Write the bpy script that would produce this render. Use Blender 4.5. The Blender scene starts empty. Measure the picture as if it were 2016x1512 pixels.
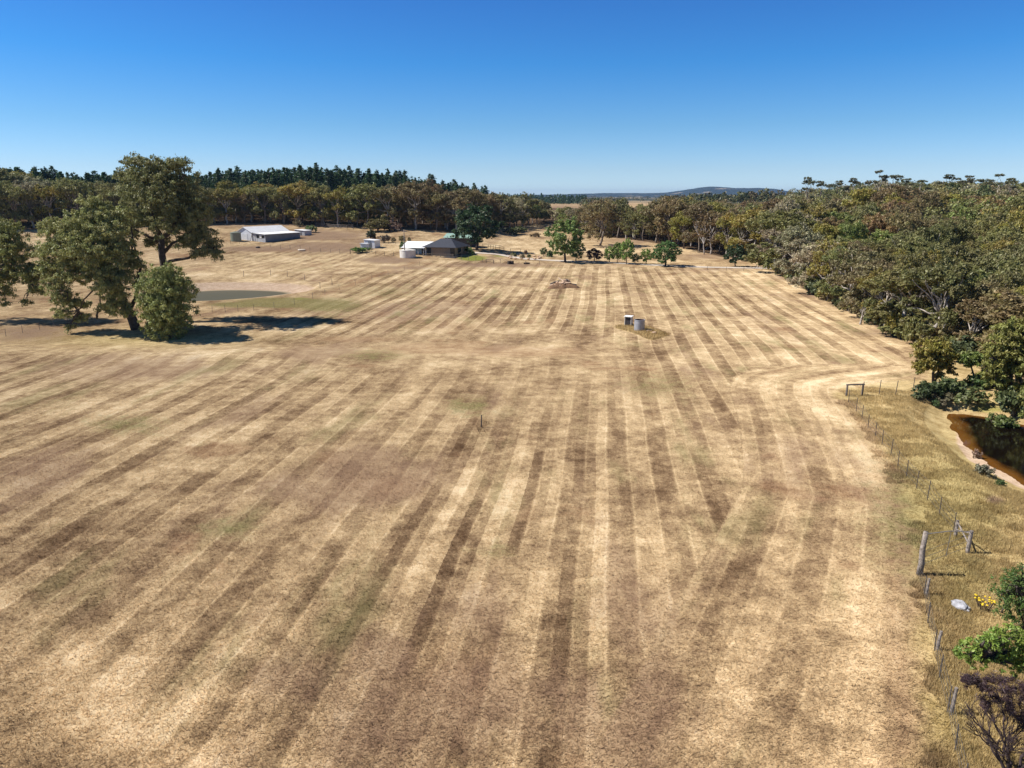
import bpy, math, random
import numpy as np
from mathutils import Vector, Matrix
R = math.radians
rnd = random.Random(7)
C = bpy.context.scene.collection
scene = bpy.context.scene

# ------------------------------------------------------------------ camera, sky, sun, exposure
CAM_H, PITCH, FPX, W0, H0_ = 18.0, R(14.9), 1398.0, 2016, 1512
cam_d = bpy.data.cameras.new('camera'); cam = bpy.data.objects.new('camera', cam_d); C.objects.link(cam)
cam.location = (0, 0, CAM_H); cam.rotation_euler = (R(90) - PITCH, 0, 0)
cam_d.sensor_width = 36; cam_d.lens = FPX / W0 * 36; cam_d.clip_end = 40000; cam_d.clip_start = 0.2
scene.camera = cam

SUN_ELEV = R(47)
SH = Vector((1.0, -0.04)).normalized()                 # the way shadows fall on the ground
world = bpy.data.worlds.new('World'); scene.world = world; world.use_nodes = True
nt = world.node_tree; bg = nt.nodes['Background']
sky = nt.nodes.new('ShaderNodeTexSky'); sky.sky_type = 'NISHITA'; sky.sun_disc = False
sky.sun_elevation = SUN_ELEV
sky.sun_rotation = math.atan2(-SH.x, -SH.y)
sky.air_density = 1.0; sky.dust_density = 0.0; sky.ozone_density = 3.0; sky.altitude = 200
# the clear southern sky is bluer toward the horizon than the model's: grade it by elevation; the unseen upper dome is darkened to cut ambient light
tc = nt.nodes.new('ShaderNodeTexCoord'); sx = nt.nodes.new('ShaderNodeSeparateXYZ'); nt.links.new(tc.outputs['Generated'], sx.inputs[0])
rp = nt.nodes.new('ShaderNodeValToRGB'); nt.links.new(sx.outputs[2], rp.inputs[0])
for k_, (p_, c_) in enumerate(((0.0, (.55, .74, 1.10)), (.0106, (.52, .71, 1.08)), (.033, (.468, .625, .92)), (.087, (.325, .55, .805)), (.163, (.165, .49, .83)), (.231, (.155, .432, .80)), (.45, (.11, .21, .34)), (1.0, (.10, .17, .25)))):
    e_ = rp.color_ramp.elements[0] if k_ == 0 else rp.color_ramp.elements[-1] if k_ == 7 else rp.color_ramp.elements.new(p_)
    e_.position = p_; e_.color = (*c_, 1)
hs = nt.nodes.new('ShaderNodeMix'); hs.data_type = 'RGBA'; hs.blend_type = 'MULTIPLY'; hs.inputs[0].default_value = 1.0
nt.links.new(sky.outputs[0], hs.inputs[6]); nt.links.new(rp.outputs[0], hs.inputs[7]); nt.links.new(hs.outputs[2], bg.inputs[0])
bg.inputs[1].default_value = 0.11
sun_d = bpy.data.lights.new('sun', 'SUN'); sun = bpy.data.objects.new('sun', sun_d); C.objects.link(sun)
sun_d.energy = 4.8; sun_d.angle = R(0.53); sun_d.color = (1.0, 0.95, 0.87)
ldir = Vector((SH.x * math.cos(SUN_ELEV), SH.y * math.cos(SUN_ELEV), -math.sin(SUN_ELEV)))
sun.rotation_euler = ldir.to_track_quat('-Z', 'Y').to_euler()
scene.view_settings.view_transform = 'Standard'; scene.view_settings.look = 'None'
scene.view_settings.exposure = 0.5; scene.view_settings.gamma = 1.0
scene.cycles.max_bounces = 6; scene.cycles.transparent_max_bounces = 6
scene.cycles.diffuse_bounces = 3; scene.cycles.transmission_bounces = 3
scene.cycles.use_denoising = True

# ------------------------------------------------------------------ numpy noise and terrain
def _hash(ix, iy, seed):
    h = (ix.astype(np.int64) * 374761393 + iy.astype(np.int64) * 668265263 + seed * 974634777) & 0xffffffff
    h = ((h ^ (h >> 13)) * 1274126177) & 0xffffffff
    return ((h ^ (h >> 16)) & 0xffff) / 65535.0
def vnoise(x, y, seed=0):
    x = np.asarray(x, float); y = np.asarray(y, float)
    ix = np.floor(x); iy = np.floor(y); fx = x - ix; fy = y - iy
    fx = fx * fx * (3 - 2 * fx); fy = fy * fy * (3 - 2 * fy)
    a = _hash(ix, iy, seed); b = _hash(ix + 1, iy, seed); c = _hash(ix, iy + 1, seed); d = _hash(ix + 1, iy + 1, seed)
    return (a * (1 - fx) + b * fx) * (1 - fy) + (c * (1 - fx) + d * fx) * fy
def fbm(x, y, seed=0, o=3):
    s = 0; a = 0.5; t = 0
    for k in range(o):
        s = s + a * vnoise(np.asarray(x) * 2 ** k, np.asarray(y) * 2 ** k, seed + k); t += a; a *= 0.5
    return s / t
def sstep(a, b, x):
    t = np.clip((np.asarray(x, float) - a) / (b - a), 0, 1); return t * t * (3 - 2 * t)
def T(px): return (px - 1008) / FPX
def plane_at(px, py, z=0.0):
    """pixel -> point on the level plane z (used for laying out the map)"""
    dx = (px - W0 / 2) / FPX; dz = -(py - H0_ / 2) / FPX
    d = np.array([dx, math.cos(PITCH) + dz * math.sin(PITCH), -math.sin(PITCH) + dz * math.cos(PITCH)])
    k = (z - CAM_H) / d[2]
    return np.array([d[0] * k, d[1] * k])
def project(x, y, z):
    dy = y; dzz = z - CAM_H
    depth = dy * math.cos(PITCH) - dzz * math.sin(PITCH)
    up = dy * math.sin(PITCH) + dzz * math.cos(PITCH)
    ok = depth > 0.5; depth = np.where(ok, depth, 1)
    return np.where(ok, W0 / 2 + FPX * x / depth, -9999), np.where(ok, H0_ / 2 - FPX * up / depth, 9999)
def poly_sd(x, y, P):
    """signed distance to a polygon, positive inside"""
    x = np.asarray(x, float); y = np.asarray(y, float)
    best = np.full(x.shape, 1e18); ins = np.zeros(x.shape, bool); n = len(P)
    for i in range(n):
        ax, ay = P[i]; bx, by = P[(i + 1) % n]
        ex, ey = bx - ax, by - ay
        t = np.clip(((x - ax) * ex + (y - ay) * ey) / (ex * ex + ey * ey + 1e-12), 0, 1)
        best = np.minimum(best, (x - ax - t * ex) ** 2 + (y - ay - t * ey) ** 2)
        c = ((ay > y) != (by > y)) & (x < (bx - ax) * (y - ay) / (by - ay + 1e-12) + ax)
        ins ^= c
    d = np.sqrt(best)
    return np.where(ins, d, -d)
def line_d(x, y, P):
    """distance to a polyline and the length along it"""
    x = np.asarray(x, float); y = np.asarray(y, float)
    best = np.full(x.shape, 1e18); al = np.zeros(x.shape); s0 = 0; sg = np.zeros(x.shape)
    for i in range(len(P) - 1):
        ax, ay = P[i]; bx, by = P[i + 1]; ex, ey = bx - ax, by - ay; L = math.hypot(ex, ey)
        t = np.clip(((x - ax) * ex + (y - ay) * ey) / (L * L), 0, 1)
        d = (x - ax - t * ex) ** 2 + (y - ay - t * ey) ** 2
        m = d < best; best = np.where(m, d, best); al = np.where(m, s0 + t * L, al)
        sg = np.where(m, np.sign(ex * (y - ay) - ey * (x - ax)), sg); s0 += L
    return np.sqrt(best), al, sg
def smooth_poly(P, it=2):
    P = [np.array(p, float) for p in P]
    for _ in range(it):
        Q = []
        for i in range(len(P)):
            a, b = P[i], P[(i + 1) % len(P)]; Q += [a * .75 + b * .25, a * .25 + b * .75]
        P = Q
    return P
RW, LW = -1.05, -0.80                                      # water levels of the two dams
RPOND = smooth_poly([plane_at(*p, RW) for p in [(1880, 812), (1950, 820), (2016, 836), (2110, 850), (2200, 900), (2180, 1000), (2090, 1000), (2016, 957), (1975, 934), (1938, 906), (1898, 880), (1874, 846)]])
LPOND = smooth_poly([plane_at(*p, LW) for p in [(320, 585), (380, 573), (450, 570), (520, 571), (565, 574), (580, 578), (545, 583), (500, 588), (450, 592), (390, 595), (335, 593)]])
FOREST_EDGE_X = ([20, 60, 83, 160, 240, 400], [58, 52, 49, 60, 66, 120])
def Hbase(x, y):
    x = np.asarray(x, float); y = np.asarray(y, float); d = np.hypot(x, y)
    t = np.where(y > 1, x / np.maximum(y, 1), np.sign(x) * 3)
    g = np.interp(d, [0, 140, 195, 240, 285, 420, 560, 900, 1600, 1e5], [0, 0, 1.5, 3.6, 7.0, 13.5, 12, 6, 0, 0])
    m = np.interp(t, [-1.5, -.6, -.15, -.05, .0, .14, .3, 1], [.8, .95, 1, .75, .42, .25, .3, .3]) * np.where(y > 0, 1, 0)
    h = g * m
    xe = np.interp(y, *FOREST_EDGE_X)
    q = sstep(0, 80, x - xe) * sstep(70, 300, y) * 10.5
    q = q * (1 - 0.6 * sstep(500, 900, d)) * (1 - sstep(900, 1500, d))
    h = h + q
    # swale and gentle rolls in the mown paddock
    sw = np.exp(-((y - 88 + 0.10 * (x + 10)) / 7.0) ** 2) * sstep(25, -5, x) * -0.55
    rl = (fbm(x / 38, y / 38, 11, 2) - .5) * 0.9 * sstep(30, 60, d) * (1 - sstep(300, 500, d))
    far = (fbm(x / 500, y / 500, 5, 2) - .5) * 9 * sstep(500, 1500, d)
    return h + sw + rl + far
def Hgt(x, y):
    h = Hbase(x, y)
    s = poly_sd(x, y, RPOND) + (fbm(np.asarray(x) / 2.6, np.asarray(y) / 2.6, 71, 3) - .5) * 2.4; near = sstep(-14, -6, s)
    h = h * (1 - near) + 0; h = h + RW * sstep(-4.2, 0, s) - 1.0 * sstep(0, 4, s)
    s = poly_sd(x, y, LPOND); near = sstep(-16, -7, s)
    h = h * (1 - near); h = h + LW * sstep(-5.0, 0, s) - 1.0 * sstep(0, 4, s) + 0.35 * np.exp(-((s + 7) / 2.2) ** 2) * sstep(125, 140, np.asarray(y, float))
    return h
def hz(x, y): return float(Hgt(np.array([x]), np.array([y]))[0])
def at(px, py):
    """pixel -> the ground point it shows"""
    dx = (px - W0 / 2) / FPX; dz = -(py - H0_ / 2) / FPX
    d = np.array([dx, math.cos(PITCH) + dz * math.sin(PITCH), -math.sin(PITCH) + dz * math.cos(PITCH)])
    s = np.concatenate([np.linspace(8, 700, 2800), np.linspace(701, 9000, 1200)])
    z = CAM_H + d[2] * s - Hgt(d[0] * s, d[1] * s)
    i = np.argmax(z < 0)
    if z[i] >= 0: i = len(s) - 1
    k = s[i - 1] + (s[i] - s[i - 1]) * z[i - 1] / (z[i - 1] - z[i] + 1e-9)
    x, y = float(d[0] * k), float(d[1] * k)
    return Vector((x, y, hz(x, y)))
def mpp(p): return (p.y * math.cos(PITCH) + (CAM_H - p.z) * math.sin(PITCH)) / FPX     # metres per photo pixel there

# ------------------------------------------------------------------ mesh helpers
def tag(o, label=None, cat=None, group=None, kind=None):
    if label: o['label'] = label
    if cat: o['category'] = cat
    if group: o['group'] = group
    if kind: o['kind'] = kind
    return o
def empty(name, loc, rz=0.0, scale=(1, 1, 1)):
    o = bpy.data.objects.new(name, None); C.objects.link(o)
    o.location = loc; o.rotation_euler = (0, 0, rz); o.scale = scale; o.empty_display_size = .3
    return o
def link(name, me, parent=None):
    o = bpy.data.objects.new(name, me); C.objects.link(o)
    if parent is not None: o.parent = parent
    return o
def np_mesh(name, V, F, mat, attrs=None, smooth=False):
    me = bpy.data.meshes.new(name); V = np.asarray(V, np.float32); F = np.asarray(F, np.int32); k = F.shape[1]
    me.vertices.add(len(V)); me.vertices.foreach_set('co', V.ravel())
    me.loops.add(F.size); me.loops.foreach_set('vertex_index', F.ravel())
    me.polygons.add(len(F)); me.polygons.foreach_set('loop_start', np.arange(0, F.size, k, dtype=np.int32))
    me.polygons.foreach_set('loop_total', np.full(len(F), k, np.int32))
    if smooth: me.polygons.foreach_set('use_smooth', np.ones(len(F), bool))
    for an, av in (attrs or {}).items():
        av = np.asarray(av, np.float32)
        if av.ndim == 1: a = me.attributes.new(an, 'FLOAT', 'POINT'); a.data.foreach_set('value', av)
        else: a = me.attributes.new(an, 'FLOAT_VECTOR', 'POINT'); a.data.foreach_set('vector', av.ravel())
    me.update(calc_edges=True); me.validate()
    if mat: me.materials.append(mat)
    return me
class MB:
    """collects boxes, tubes and faces and builds them as one mesh object"""
    def __init__(s): s.v = []; s.f = []
    def face(s, pts):
        b = len(s.v); s.v += [tuple(p) for p in pts]; s.f.append(tuple(range(b, b + len(pts)))); return s
    def box(s, c, d, rz=0, tilt=None):
        m = Matrix.Rotation(rz, 3, 'Z') if tilt is None else tilt
        b = len(s.v)
        for i in (-1, 1):
            for j in (-1, 1):
                for k in (-1, 1):
                    s.v.append(tuple(Vector(c) + m @ Vector((i * d[0] / 2, j * d[1] / 2, k * d[2] / 2))))
        s.f += [tuple(b + q for q in f) for f in [(0, 1, 3, 2), (4, 6, 7, 5), (0, 4, 5, 1), (2, 3, 7, 6), (0, 2, 6, 4), (1, 5, 7, 3)]]; return s
    def tube(s, pts, rad, n=7, cap=True):
        pts = [Vector(p) for p in pts]
        if not hasattr(rad, '__len__'): rad = [rad] * len(pts)
        b = len(s.v); u = None
        for i, p in enumerate(pts):
            t = (pts[min(i + 1, len(pts) - 1)] - pts[max(i - 1, 0)]).normalized()
            if u is None: u = t.orthogonal().normalized()
            u = (u - t * u.dot(t)); u = u.normalized() if u.length > 1e-6 else t.orthogonal().normalized()
            w = t.cross(u)
            for k in range(n):
                a = 2 * math.pi * k / n; s.v.append(tuple(p + (u * math.cos(a) + w * math.sin(a)) * rad[i]))
        for i in range(len(pts) - 1):
            for k in range(n):
                k2 = (k + 1) % n; s.f.append((b + i * n + k, b + i * n + k2, b + (i + 1) * n + k2, b + (i + 1) * n + k))
        if cap:
            s.f.append(tuple(b + k for k in range(n))[::-1]); e = b + (len(pts) - 1) * n; s.f.append(tuple(e + k for k in range(n)))
        return s
    def lathe(s, prof, n=32, c=(0, 0, 0), cap0=False, cap1=False):
        b = len(s.v)
        for r, z in prof:
            for k in range(n):
                a = 2 * math.pi * k / n; s.v.append((c[0] + r * math.cos(a), c[1] + r * math.sin(a), c[2] + z))
        for i in range(len(prof) - 1):
            for k in range(n):
                k2 = (k + 1) % n; s.f.append((b + i * n + k, b + i * n + k2, b + (i + 1) * n + k2, b + (i + 1) * n + k))
        if cap0: s.f.append(tuple(b + k for k in range(n))[::-1])
        if cap1: e = b + (len(prof) - 1) * n; s.f.append(tuple(e + k for k in range(n)))
        return s
    def mesh(s, name, mat, smooth=False):
        me = bpy.data.meshes.new(name); me.from_pydata(s.v, [], s.f); me.update()
        if smooth: me.polygons.foreach_set('use_smooth', [True] * len(me.polygons))
        if mat: me.materials.append(mat)
        return me
    def build(s, name, mat, parent=None, smooth=False): return link(name, s.mesh(name, mat, smooth), parent)

# ------------------------------------------------------------------ materials
def new_mat(name):
    m = bpy.data.materials.new(name); m.use_nodes = True; n = m.node_tree; n.nodes.clear()
    out = n.nodes.new('ShaderNodeOutputMaterial'); return m, n, out
class NG:
    def __init__(s, tree): s.t = tree
    def n(s, kind, **kw):
        x = s.t.nodes.new(kind)
        for k, v in kw.items(): setattr(x, k, v)
        return x
    def l(s, a, b): s.t.links.new(a, b)
    def put(s, sock, v):
        if isinstance(v, bpy.types.NodeSocket): s.l(v, sock)
        else: sock.default_value = v
    def math(s, op, a, b=None, c=None, clamp=False):
        x = s.n('ShaderNodeMath', operation=op, use_clamp=clamp); s.put(x.inputs[0], a)
        if b is not None: s.put(x.inputs[1], b)
        if c is not None: s.put(x.inputs[2], c)
        return x.outputs[0]
    def mix(s, f, a, b, blend='MIX'):
        x = s.n('ShaderNodeMix', data_type='RGBA', blend_type=blend); s.put(x.inputs[0], f)
        s.put(x.inputs[6], a if isinstance(a, bpy.types.NodeSocket) else (*a, 1)); s.put(x.inputs[7], b if isinstance(b, bpy.types.NodeSocket) else (*b, 1))
        return x.outputs[2]
    def sm(s, v, a, b):
        x = s.n('ShaderNodeMapRange', interpolation_type='SMOOTHSTEP'); s.put(x.inputs[0], v); s.put(x.inputs[1], a); s.put(x.inputs[2], b); return x.outputs[0]
    def noise(s, vec, scale, detail=3, rough=.55, dim='3D'):
        x = s.n('ShaderNodeTexNoise', noise_dimensions=dim); s.put(x.inputs['Vector'], vec)
        x.inputs['Scale'].default_value = scale; x.inputs['Detail'].default_value = detail; x.inputs['Roughness'].default_value = rough
        return x.outputs[0]
    def attr(s, name, kind='GEOMETRY'):
        x = s.n('ShaderNodeAttribute', attribute_name=name, attribute_type=kind); return x
def plain(name, col, rough=.7, var=.15, scale=2.0, metal=0.0, bump=0.0, ribs=None, dirt=None):
    """painted, timber, stone or metal surface with its own blotches; ribs=(axis, period) adds corrugation"""
    m, t, out = new_mat(name); g = NG(t)
    co = g.n('ShaderNodeTexCoord').outputs['Object']
    p = g.n('ShaderNodeBsdfPrincipled'); p.inputs['Roughness'].default_value = rough; p.inputs['Metallic'].default_value = metal
    n1 = g.noise(co, scale, 5, .65)
    f = g.sm(n1, .3, .7)
    c = g.mix(f, tuple(x * (1 - var) for x in col), tuple(min(1, x * (1 + var)) for x in col))
    if dirt:
        n2 = g.noise(co, scale * .45, 6, .7); c = g.mix(g.math('MULTIPLY', g.sm(n2, .52, .72), .8), c, dirt)
    g.l(c, p.inputs['Base Color'])
    if ribs:
        sx = g.n('ShaderNodeSeparateXYZ'); g.l(co, sx.inputs[0])
        w = g.math('SINE', g.math('MULTIPLY', sx.outputs[ribs[0]], 2 * math.pi / ribs[1]))
        b = g.n('ShaderNodeBump'); b.inputs['Strength'].default_value = .3; b.inputs['Distance'].default_value = .03; g.l(w, b.inputs['Height']); g.l(b.outputs[0], p.inputs['Normal'])
    elif bump:
        b = g.n('ShaderNodeBump'); b.inputs['Strength'].default_value = bump; b.inputs['Distance'].default_value = .05; g.l(g.noise(co, scale * 4, 5, .7), b.inputs['Height']); g.l(b.outputs[0], p.inputs['Normal'])
    g.l(p.outputs[0], out.inputs[0]); return m
def leaf_mat(name, source='OBJECT', trans=.34):
    """foliage: colour of the plant (object colour, or a per-point tint) varied leaf clump by leaf clump"""
    m, t, out = new_mat(name); g = NG(t)
    if source == 'OBJECT': col = g.n('ShaderNodeObjectInfo').outputs['Color']
    else: col = g.attr('tint').outputs['Vector']
    cv = g.attr('cv').outputs['Fac']
    k = g.math('MULTIPLY_ADD', cv, 1.35, 1.05)
    vm = g.n('ShaderNodeVectorMath', operation='SCALE'); g.l(col, vm.inputs[0]); g.l(k, vm.inputs['Scale'])
    hue = g.n('ShaderNodeHueSaturation'); g.l(vm.outputs[0], hue.inputs['Color'])
    g.l(g.math('MULTIPLY_ADD', g.attr('ch').outputs['Fac'], .035, .482), hue.inputs['Hue'])
    d = g.n('ShaderNodeBsdfDiffuse'); g.l(hue.outputs[0], d.inputs[0])
    tr = g.n('ShaderNodeBsdfTranslucent'); g.l(hue.outputs[0], tr.inputs[0])
    mx = g.n('ShaderNodeMixShader'); mx.inputs[0].default_value = trans; g.l(d.outputs[0], mx.inputs[1]); g.l(tr.outputs[0], mx.inputs[2])
    gl = g.n('ShaderNodeBsdfGlossy'); gl.inputs['Roughness'].default_value = .55; gl.inputs[0].default_value = (1, .97, .9, 1)
    m2 = g.n('ShaderNodeMixShader'); m2.inputs[0].default_value = .035; g.l(mx.outputs[0], m2.inputs[1]); g.l(gl.outputs[0], m2.inputs[2])
    g.l(m2.outputs[0], out.inputs[0]); return m
M = {}
M['leaf'] = leaf_mat('foliage'); M['leaf_stuff'] = leaf_mat('foliage_mass', 'TINT')
M['bark'] = plain('grey bark', (.20, .165, .135), .9, .45, 3.0, bump=.5)
M['bark_dark'] = plain('dark bark', (.075, .058, .047), .95, .4, 3.0, bump=.5)
M['bark_pale'] = plain('pale gum bark', (.42, .37, .32), .85, .35, 2.0, dirt=(.2, .16, .13))
M['deadwood'] = plain('bleached dead wood', (.46, .43, .40), .9, .2, 2.0)
M['twig'] = plain('purple brown twigs', (.055, .036, .036), .9, .35, 5.0)
M['post'] = plain('weathered fence timber', (.17, .145, .125), .9, .4, 6.0, bump=.4)
M['post_dark'] = plain('dark star picket', (.085, .072, .062), .7, .3, 6.0)
M['post_grey'] = plain('silvered strainer timber', (.27, .23, .20), .9, .55, 5.0, bump=.6, dirt=(.08, .06, .05))
M['wire'] = plain('fence wire', (.25, .24, .23), .5, .1, 2.0, metal=.6)
M['pipe'] = plain('galvanised pipe', (.5, .47, .44), .5, .25, 3.0, metal=.4)
M['white_iron'] = plain('white corrugated roof', (.88, .88, .88), .5, .05, .6, ribs=(0, .30))
M['white_wall'] = plain('white sheet wall', (.62, .65, .70), .5, .06, .7, ribs=(1, .30))
M['grey_wall'] = plain('grey sheet wall', (.42, .44, .47), .55, .10, .7, ribs=(0, .30))
M['shade_wall_door'] = plain('slate door and shade darkened sheet wall', (.15, .165, .19), .55, .10, .7, ribs=(0, .30))  # grey sheet darkened to carry the lean-to's shade; also colours small doors
M['green_tank'] = plain('faded green tank', (.18, .20, .15), .5, .10, 1.0)
M['dark_roof'] = plain('charcoal tiled roof', (.032, .037, .055), .7, .2, 2.0, ribs=(1, .32))
M['green_roof'] = plain('pale green iron roof', (.28, .42, .36), .45, .08, 1.0, ribs=(0, .30))
M['brick'] = plain('tan brick wall', (.30, .225, .155), .85, .12, 3.0)
M['cream'] = plain('cream tank wall', (.66, .63, .58), .6, .06, 1.0)
M['blue_wall'] = plain('pale blue gable wall', (.30, .42, .50), .6, .06, 1.0)
M['glass'] = plain('dark window glass', (.02, .025, .03), .08, .2, 1.0)
M['trim'] = plain('white trim', (.62, .62, .60), .5, .06, 2.0)
M['dark_timber'] = plain('dark timber', (.05, .045, .05), .8, .3, 3.0)
M['galv'] = plain('weathered galvanised tank', (.36, .37, .41), .5, .16, 1.6, metal=.25, dirt=(.30, .27, .26))
M['rust'] = plain('rusty inside', (.10, .045, .03), .9, .4, 3.0)
M['concrete'] = plain('whitewashed concrete', (.68, .66, .64), .8, .08, 2.0)
M['stone'] = plain('pale broken stone', (.50, .35, .24), .9, .3, 2.0, bump=.4)
M['granite'] = plain('grey granite', (.36, .36, .39), .9, .35, 4.0, bump=.5)
M['earth'] = plain('dug brown earth', (.17, .095, .05), .95, .4, 3.0, bump=.8)
M['timber'] = plain('pale broken timber', (.50, .37, .27), .85, .3, 3.0)
M['gravel'] = plain('pale gravel', (.58, .50, .42), .95, .12, 3.0, bump=.3)
M['petal'] = plain('yellow petals', (.75, .52, .02), .7, .15, 6.0)
M['trough'] = plain('cream trough', (.75, .66, .54), .6, .06, 2.0)

def ground_material(name, grass=False):
    m, t, out = new_mat(name); g = NG(t)
    pos = g.n('ShaderNodeNewGeometry').outputs['Position']
    u = g.attr('su').outputs['Fac']; w = g.attr('sw').outputs['Fac']
    A = lambda n: g.attr(n).outputs['Fac']
    cmb = g.n('ShaderNodeCombineXYZ'); g.l(u, cmb.inputs[0]); g.l(g.math('MULTIPLY', w, .30), cmb.inputs[1]); suv = cmb.outputs[0]
    big = g.noise(pos, .045, 4, .6); mid = g.noise(suv, .30, 4, .6); clump = g.noise(pos, .9, 4, .65)
    fine = g.noise(pos, 5.0, 4, .75); grain = g.noise(pos, 17.0, 3, .8)
    # stripes of the mower: every second pass lies the other way
    uj = g.math('ADD', g.math('DIVIDE', u, 3.0), g.math('MULTIPLY', g.math('SUBTRACT', g.noise(pos, 1.3, 3, .6), .5), .07))
    fr = g.math('FRACT', uj); cell = g.math('FLOOR', g.math('MULTIPLY', uj, 2))
    tri = g.math('ABSOLUTE', g.math('SUBTRACT', fr, .5))            # 0 mid of dark .. .5
    dark = g.math('SUBTRACT', 1.0, g.sm(tri, .236, .264))
    edge = g.math('SUBTRACT', 1.0, g.sm(g.math('ABSOLUTE', g.math('SUBTRACT', tri, .25)), .01, .055))
    wn = g.n('ShaderNodeTexNoise', noise_dimensions='2D'); c2 = g.n('ShaderNodeCombineXYZ'); g.l(g.math('MULTIPLY', cell, 3.7), c2.inputs[0]); g.l(g.math('MULTIPLY', w, .085), c2.inputs[1])
    g.l(c2.outputs[0], wn.inputs['Vector']); wn.inputs['Scale'].default_value = 1.0; wn.inputs['Detail'].default_value = 4; wn.inputs['Roughness'].default_value = .7
    strip = wn.outputs[0]
    mown = A('mown')
    pn = g.n('ShaderNodeTexNoise', noise_dimensions='2D'); c3 = g.n('ShaderNodeCombineXYZ'); g.l(g.math('MULTIPLY', cell, 7.3), c3.inputs[0]); g.l(g.math('MULTIPLY', w, .012), c3.inputs[1]); g.l(c3.outputs[0], pn.inputs['Vector']); pn.inputs['Scale'].default_value = 1.0; pn.inputs['Detail'].default_value = 1
    passv = g.math('MULTIPLY', g.math('MULTIPLY', g.math('SUBTRACT', pn.outputs[0], .5), mown), .42)
    sa = g.math('MULTIPLY', mown, g.sm(strip, .24, .58))
    patch = g.noise(pos, .16, 5, .62); v = g.math('ADD', .49, g.math('MULTIPLY', g.math('SUBTRACT', big, .5), .8)); v = g.math('ADD', v, g.math('MULTIPLY', g.math('SUBTRACT', patch, .5), .95))
    v = g.math('ADD', v, g.math('MULTIPLY', g.math('SUBTRACT', mid, .5), .7))
    v = g.math('ADD', v, g.math('MULTIPLY', g.math('SUBTRACT', clump, .5), .95))
    v = g.math('ADD', v, g.math('MULTIPLY', g.math('SUBTRACT', fine, .5), .75))
    v = g.math('ADD', v, g.math('MULTIPLY', g.math('SUBTRACT', grain, .5), .8))
    v = g.math('ADD', g.math('ADD', v, passv), g.math('MULTIPLY', mown, .07))
    v = g.math('SUBTRACT', v, g.math('MULTIPLY', g.math('MULTIPLY', dark, sa), .19))
    v = g.math('ADD', v, g.math('MULTIPLY', g.math('MULTIPLY', edge, sa), .13))
    v = g.math('ADD', v, g.math('MULTIPLY', A('pale'), .30))
    rp = g.n('ShaderNodeValToRGB'); g.l(v, rp.inputs[0]); e = rp.color_ramp.elements
    e[0].position = 0.0; e[0].color = (.122, .072, .040, 1); e[1].position = 1.0; e[1].color = (.83, .67, .44, 1)
    for p_, c_ in ((.25, (.240, .156, .088)), (.48, (.42, .295, .165)), (.72, (.63, .468, .272))):
        x = e.new(p_); x.color = (*c_, 1)
    c = rp.outputs[0]
    soft = lambda a, k=.9: g.sm(g.math('ADD', a, g.math('MULTIPLY', g.math('SUBTRACT', clump, .5), k)), .25, .75)
    red = g.math('MULTIPLY', soft(g.math('MAXIMUM', A('red'), g.sm(g.noise(pos, .075, 4, .65), .54, .70))), .62)
    c = g.mix(red, c, g.mix(.5, c, (.30, .155, .085)))
    mauve = g.math('MULTIPLY', g.sm(g.math('ADD', g.math('MULTIPLY', A('mauve'), .35), g.noise(suv, .14, 4, .7)), .52, .72), .5)
    c = g.mix(mauve, c, (.29, .185, .125))
    gn = g.math('MULTIPLY', soft(g.math('MULTIPLY', A('green'), g.math('MULTIPLY_ADD', clump, .9, .55)), .7), .8)
    gcol = g.mix(g.sm(fine, .3, .7), (.115, .105, .035), (.30, .27, .115)); c = g.mix(gn, c, gcol)
    gg = g.math('MULTIPLY', g.sm(g.noise(suv, .21, 4, .7), .52, .72), g.math('MULTIPLY', mown, .7)); c = g.mix(gg, c, g.mix(.6, c, (.27, .25, .11)))
    lawn = soft(A('lawn'), .4); c = g.mix(lawn, c, g.mix(g.sm(clump, .3, .7), (.16, .19, .035), (.30, .29, .08)))
    gold = g.math('MULTIPLY', A('straw'), .85); c = g.mix(gold, c, g.mix(g.sm(g.math('ADD', g.math('MULTIPLY', clump, .6), g.math('MULTIPLY', fine, .5)), .35, .75), (.33, .24, .085), (.66, .53, .26)))
    dirt = soft(A('dirt')); c = g.mix(g.math('MULTIPLY', dirt, .85), c, g.mix(g.sm(fine, .3, .7), (.23, .15, .10), (.33, .225, .15)))
    mud = soft(A('mud'), .35); c = g.mix(mud, c, g.mix(g.sm(g.math('ADD', g.math('MULTIPLY', fine, .5), g.math('MULTIPLY', clump, .5)), .35, .65), (.46, .32, .22), (.66, .51, .37)))
    lit = soft(A('litter'), .5); c = g.mix(lit, c, g.mix(g.sm(fine, .3, .7), (.085, .055, .035), (.20, .135, .085)))
    # far country: patchwork of bush and pale paddocks
    fp = g.noise(pos, .0035, 4, .6); c = g.mix(A('far'), c, g.mix(g.sm(fp, .50, .56), (.055, .058, .035), (.40, .31, .19)))
    if grass:
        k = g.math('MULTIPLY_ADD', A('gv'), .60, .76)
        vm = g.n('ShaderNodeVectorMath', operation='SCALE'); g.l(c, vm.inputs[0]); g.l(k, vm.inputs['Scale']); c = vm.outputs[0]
    d = g.n('ShaderNodeBsdfDiffuse'); g.l(c, d.inputs[0]); d.inputs['Roughness'].default_value = .5
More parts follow.
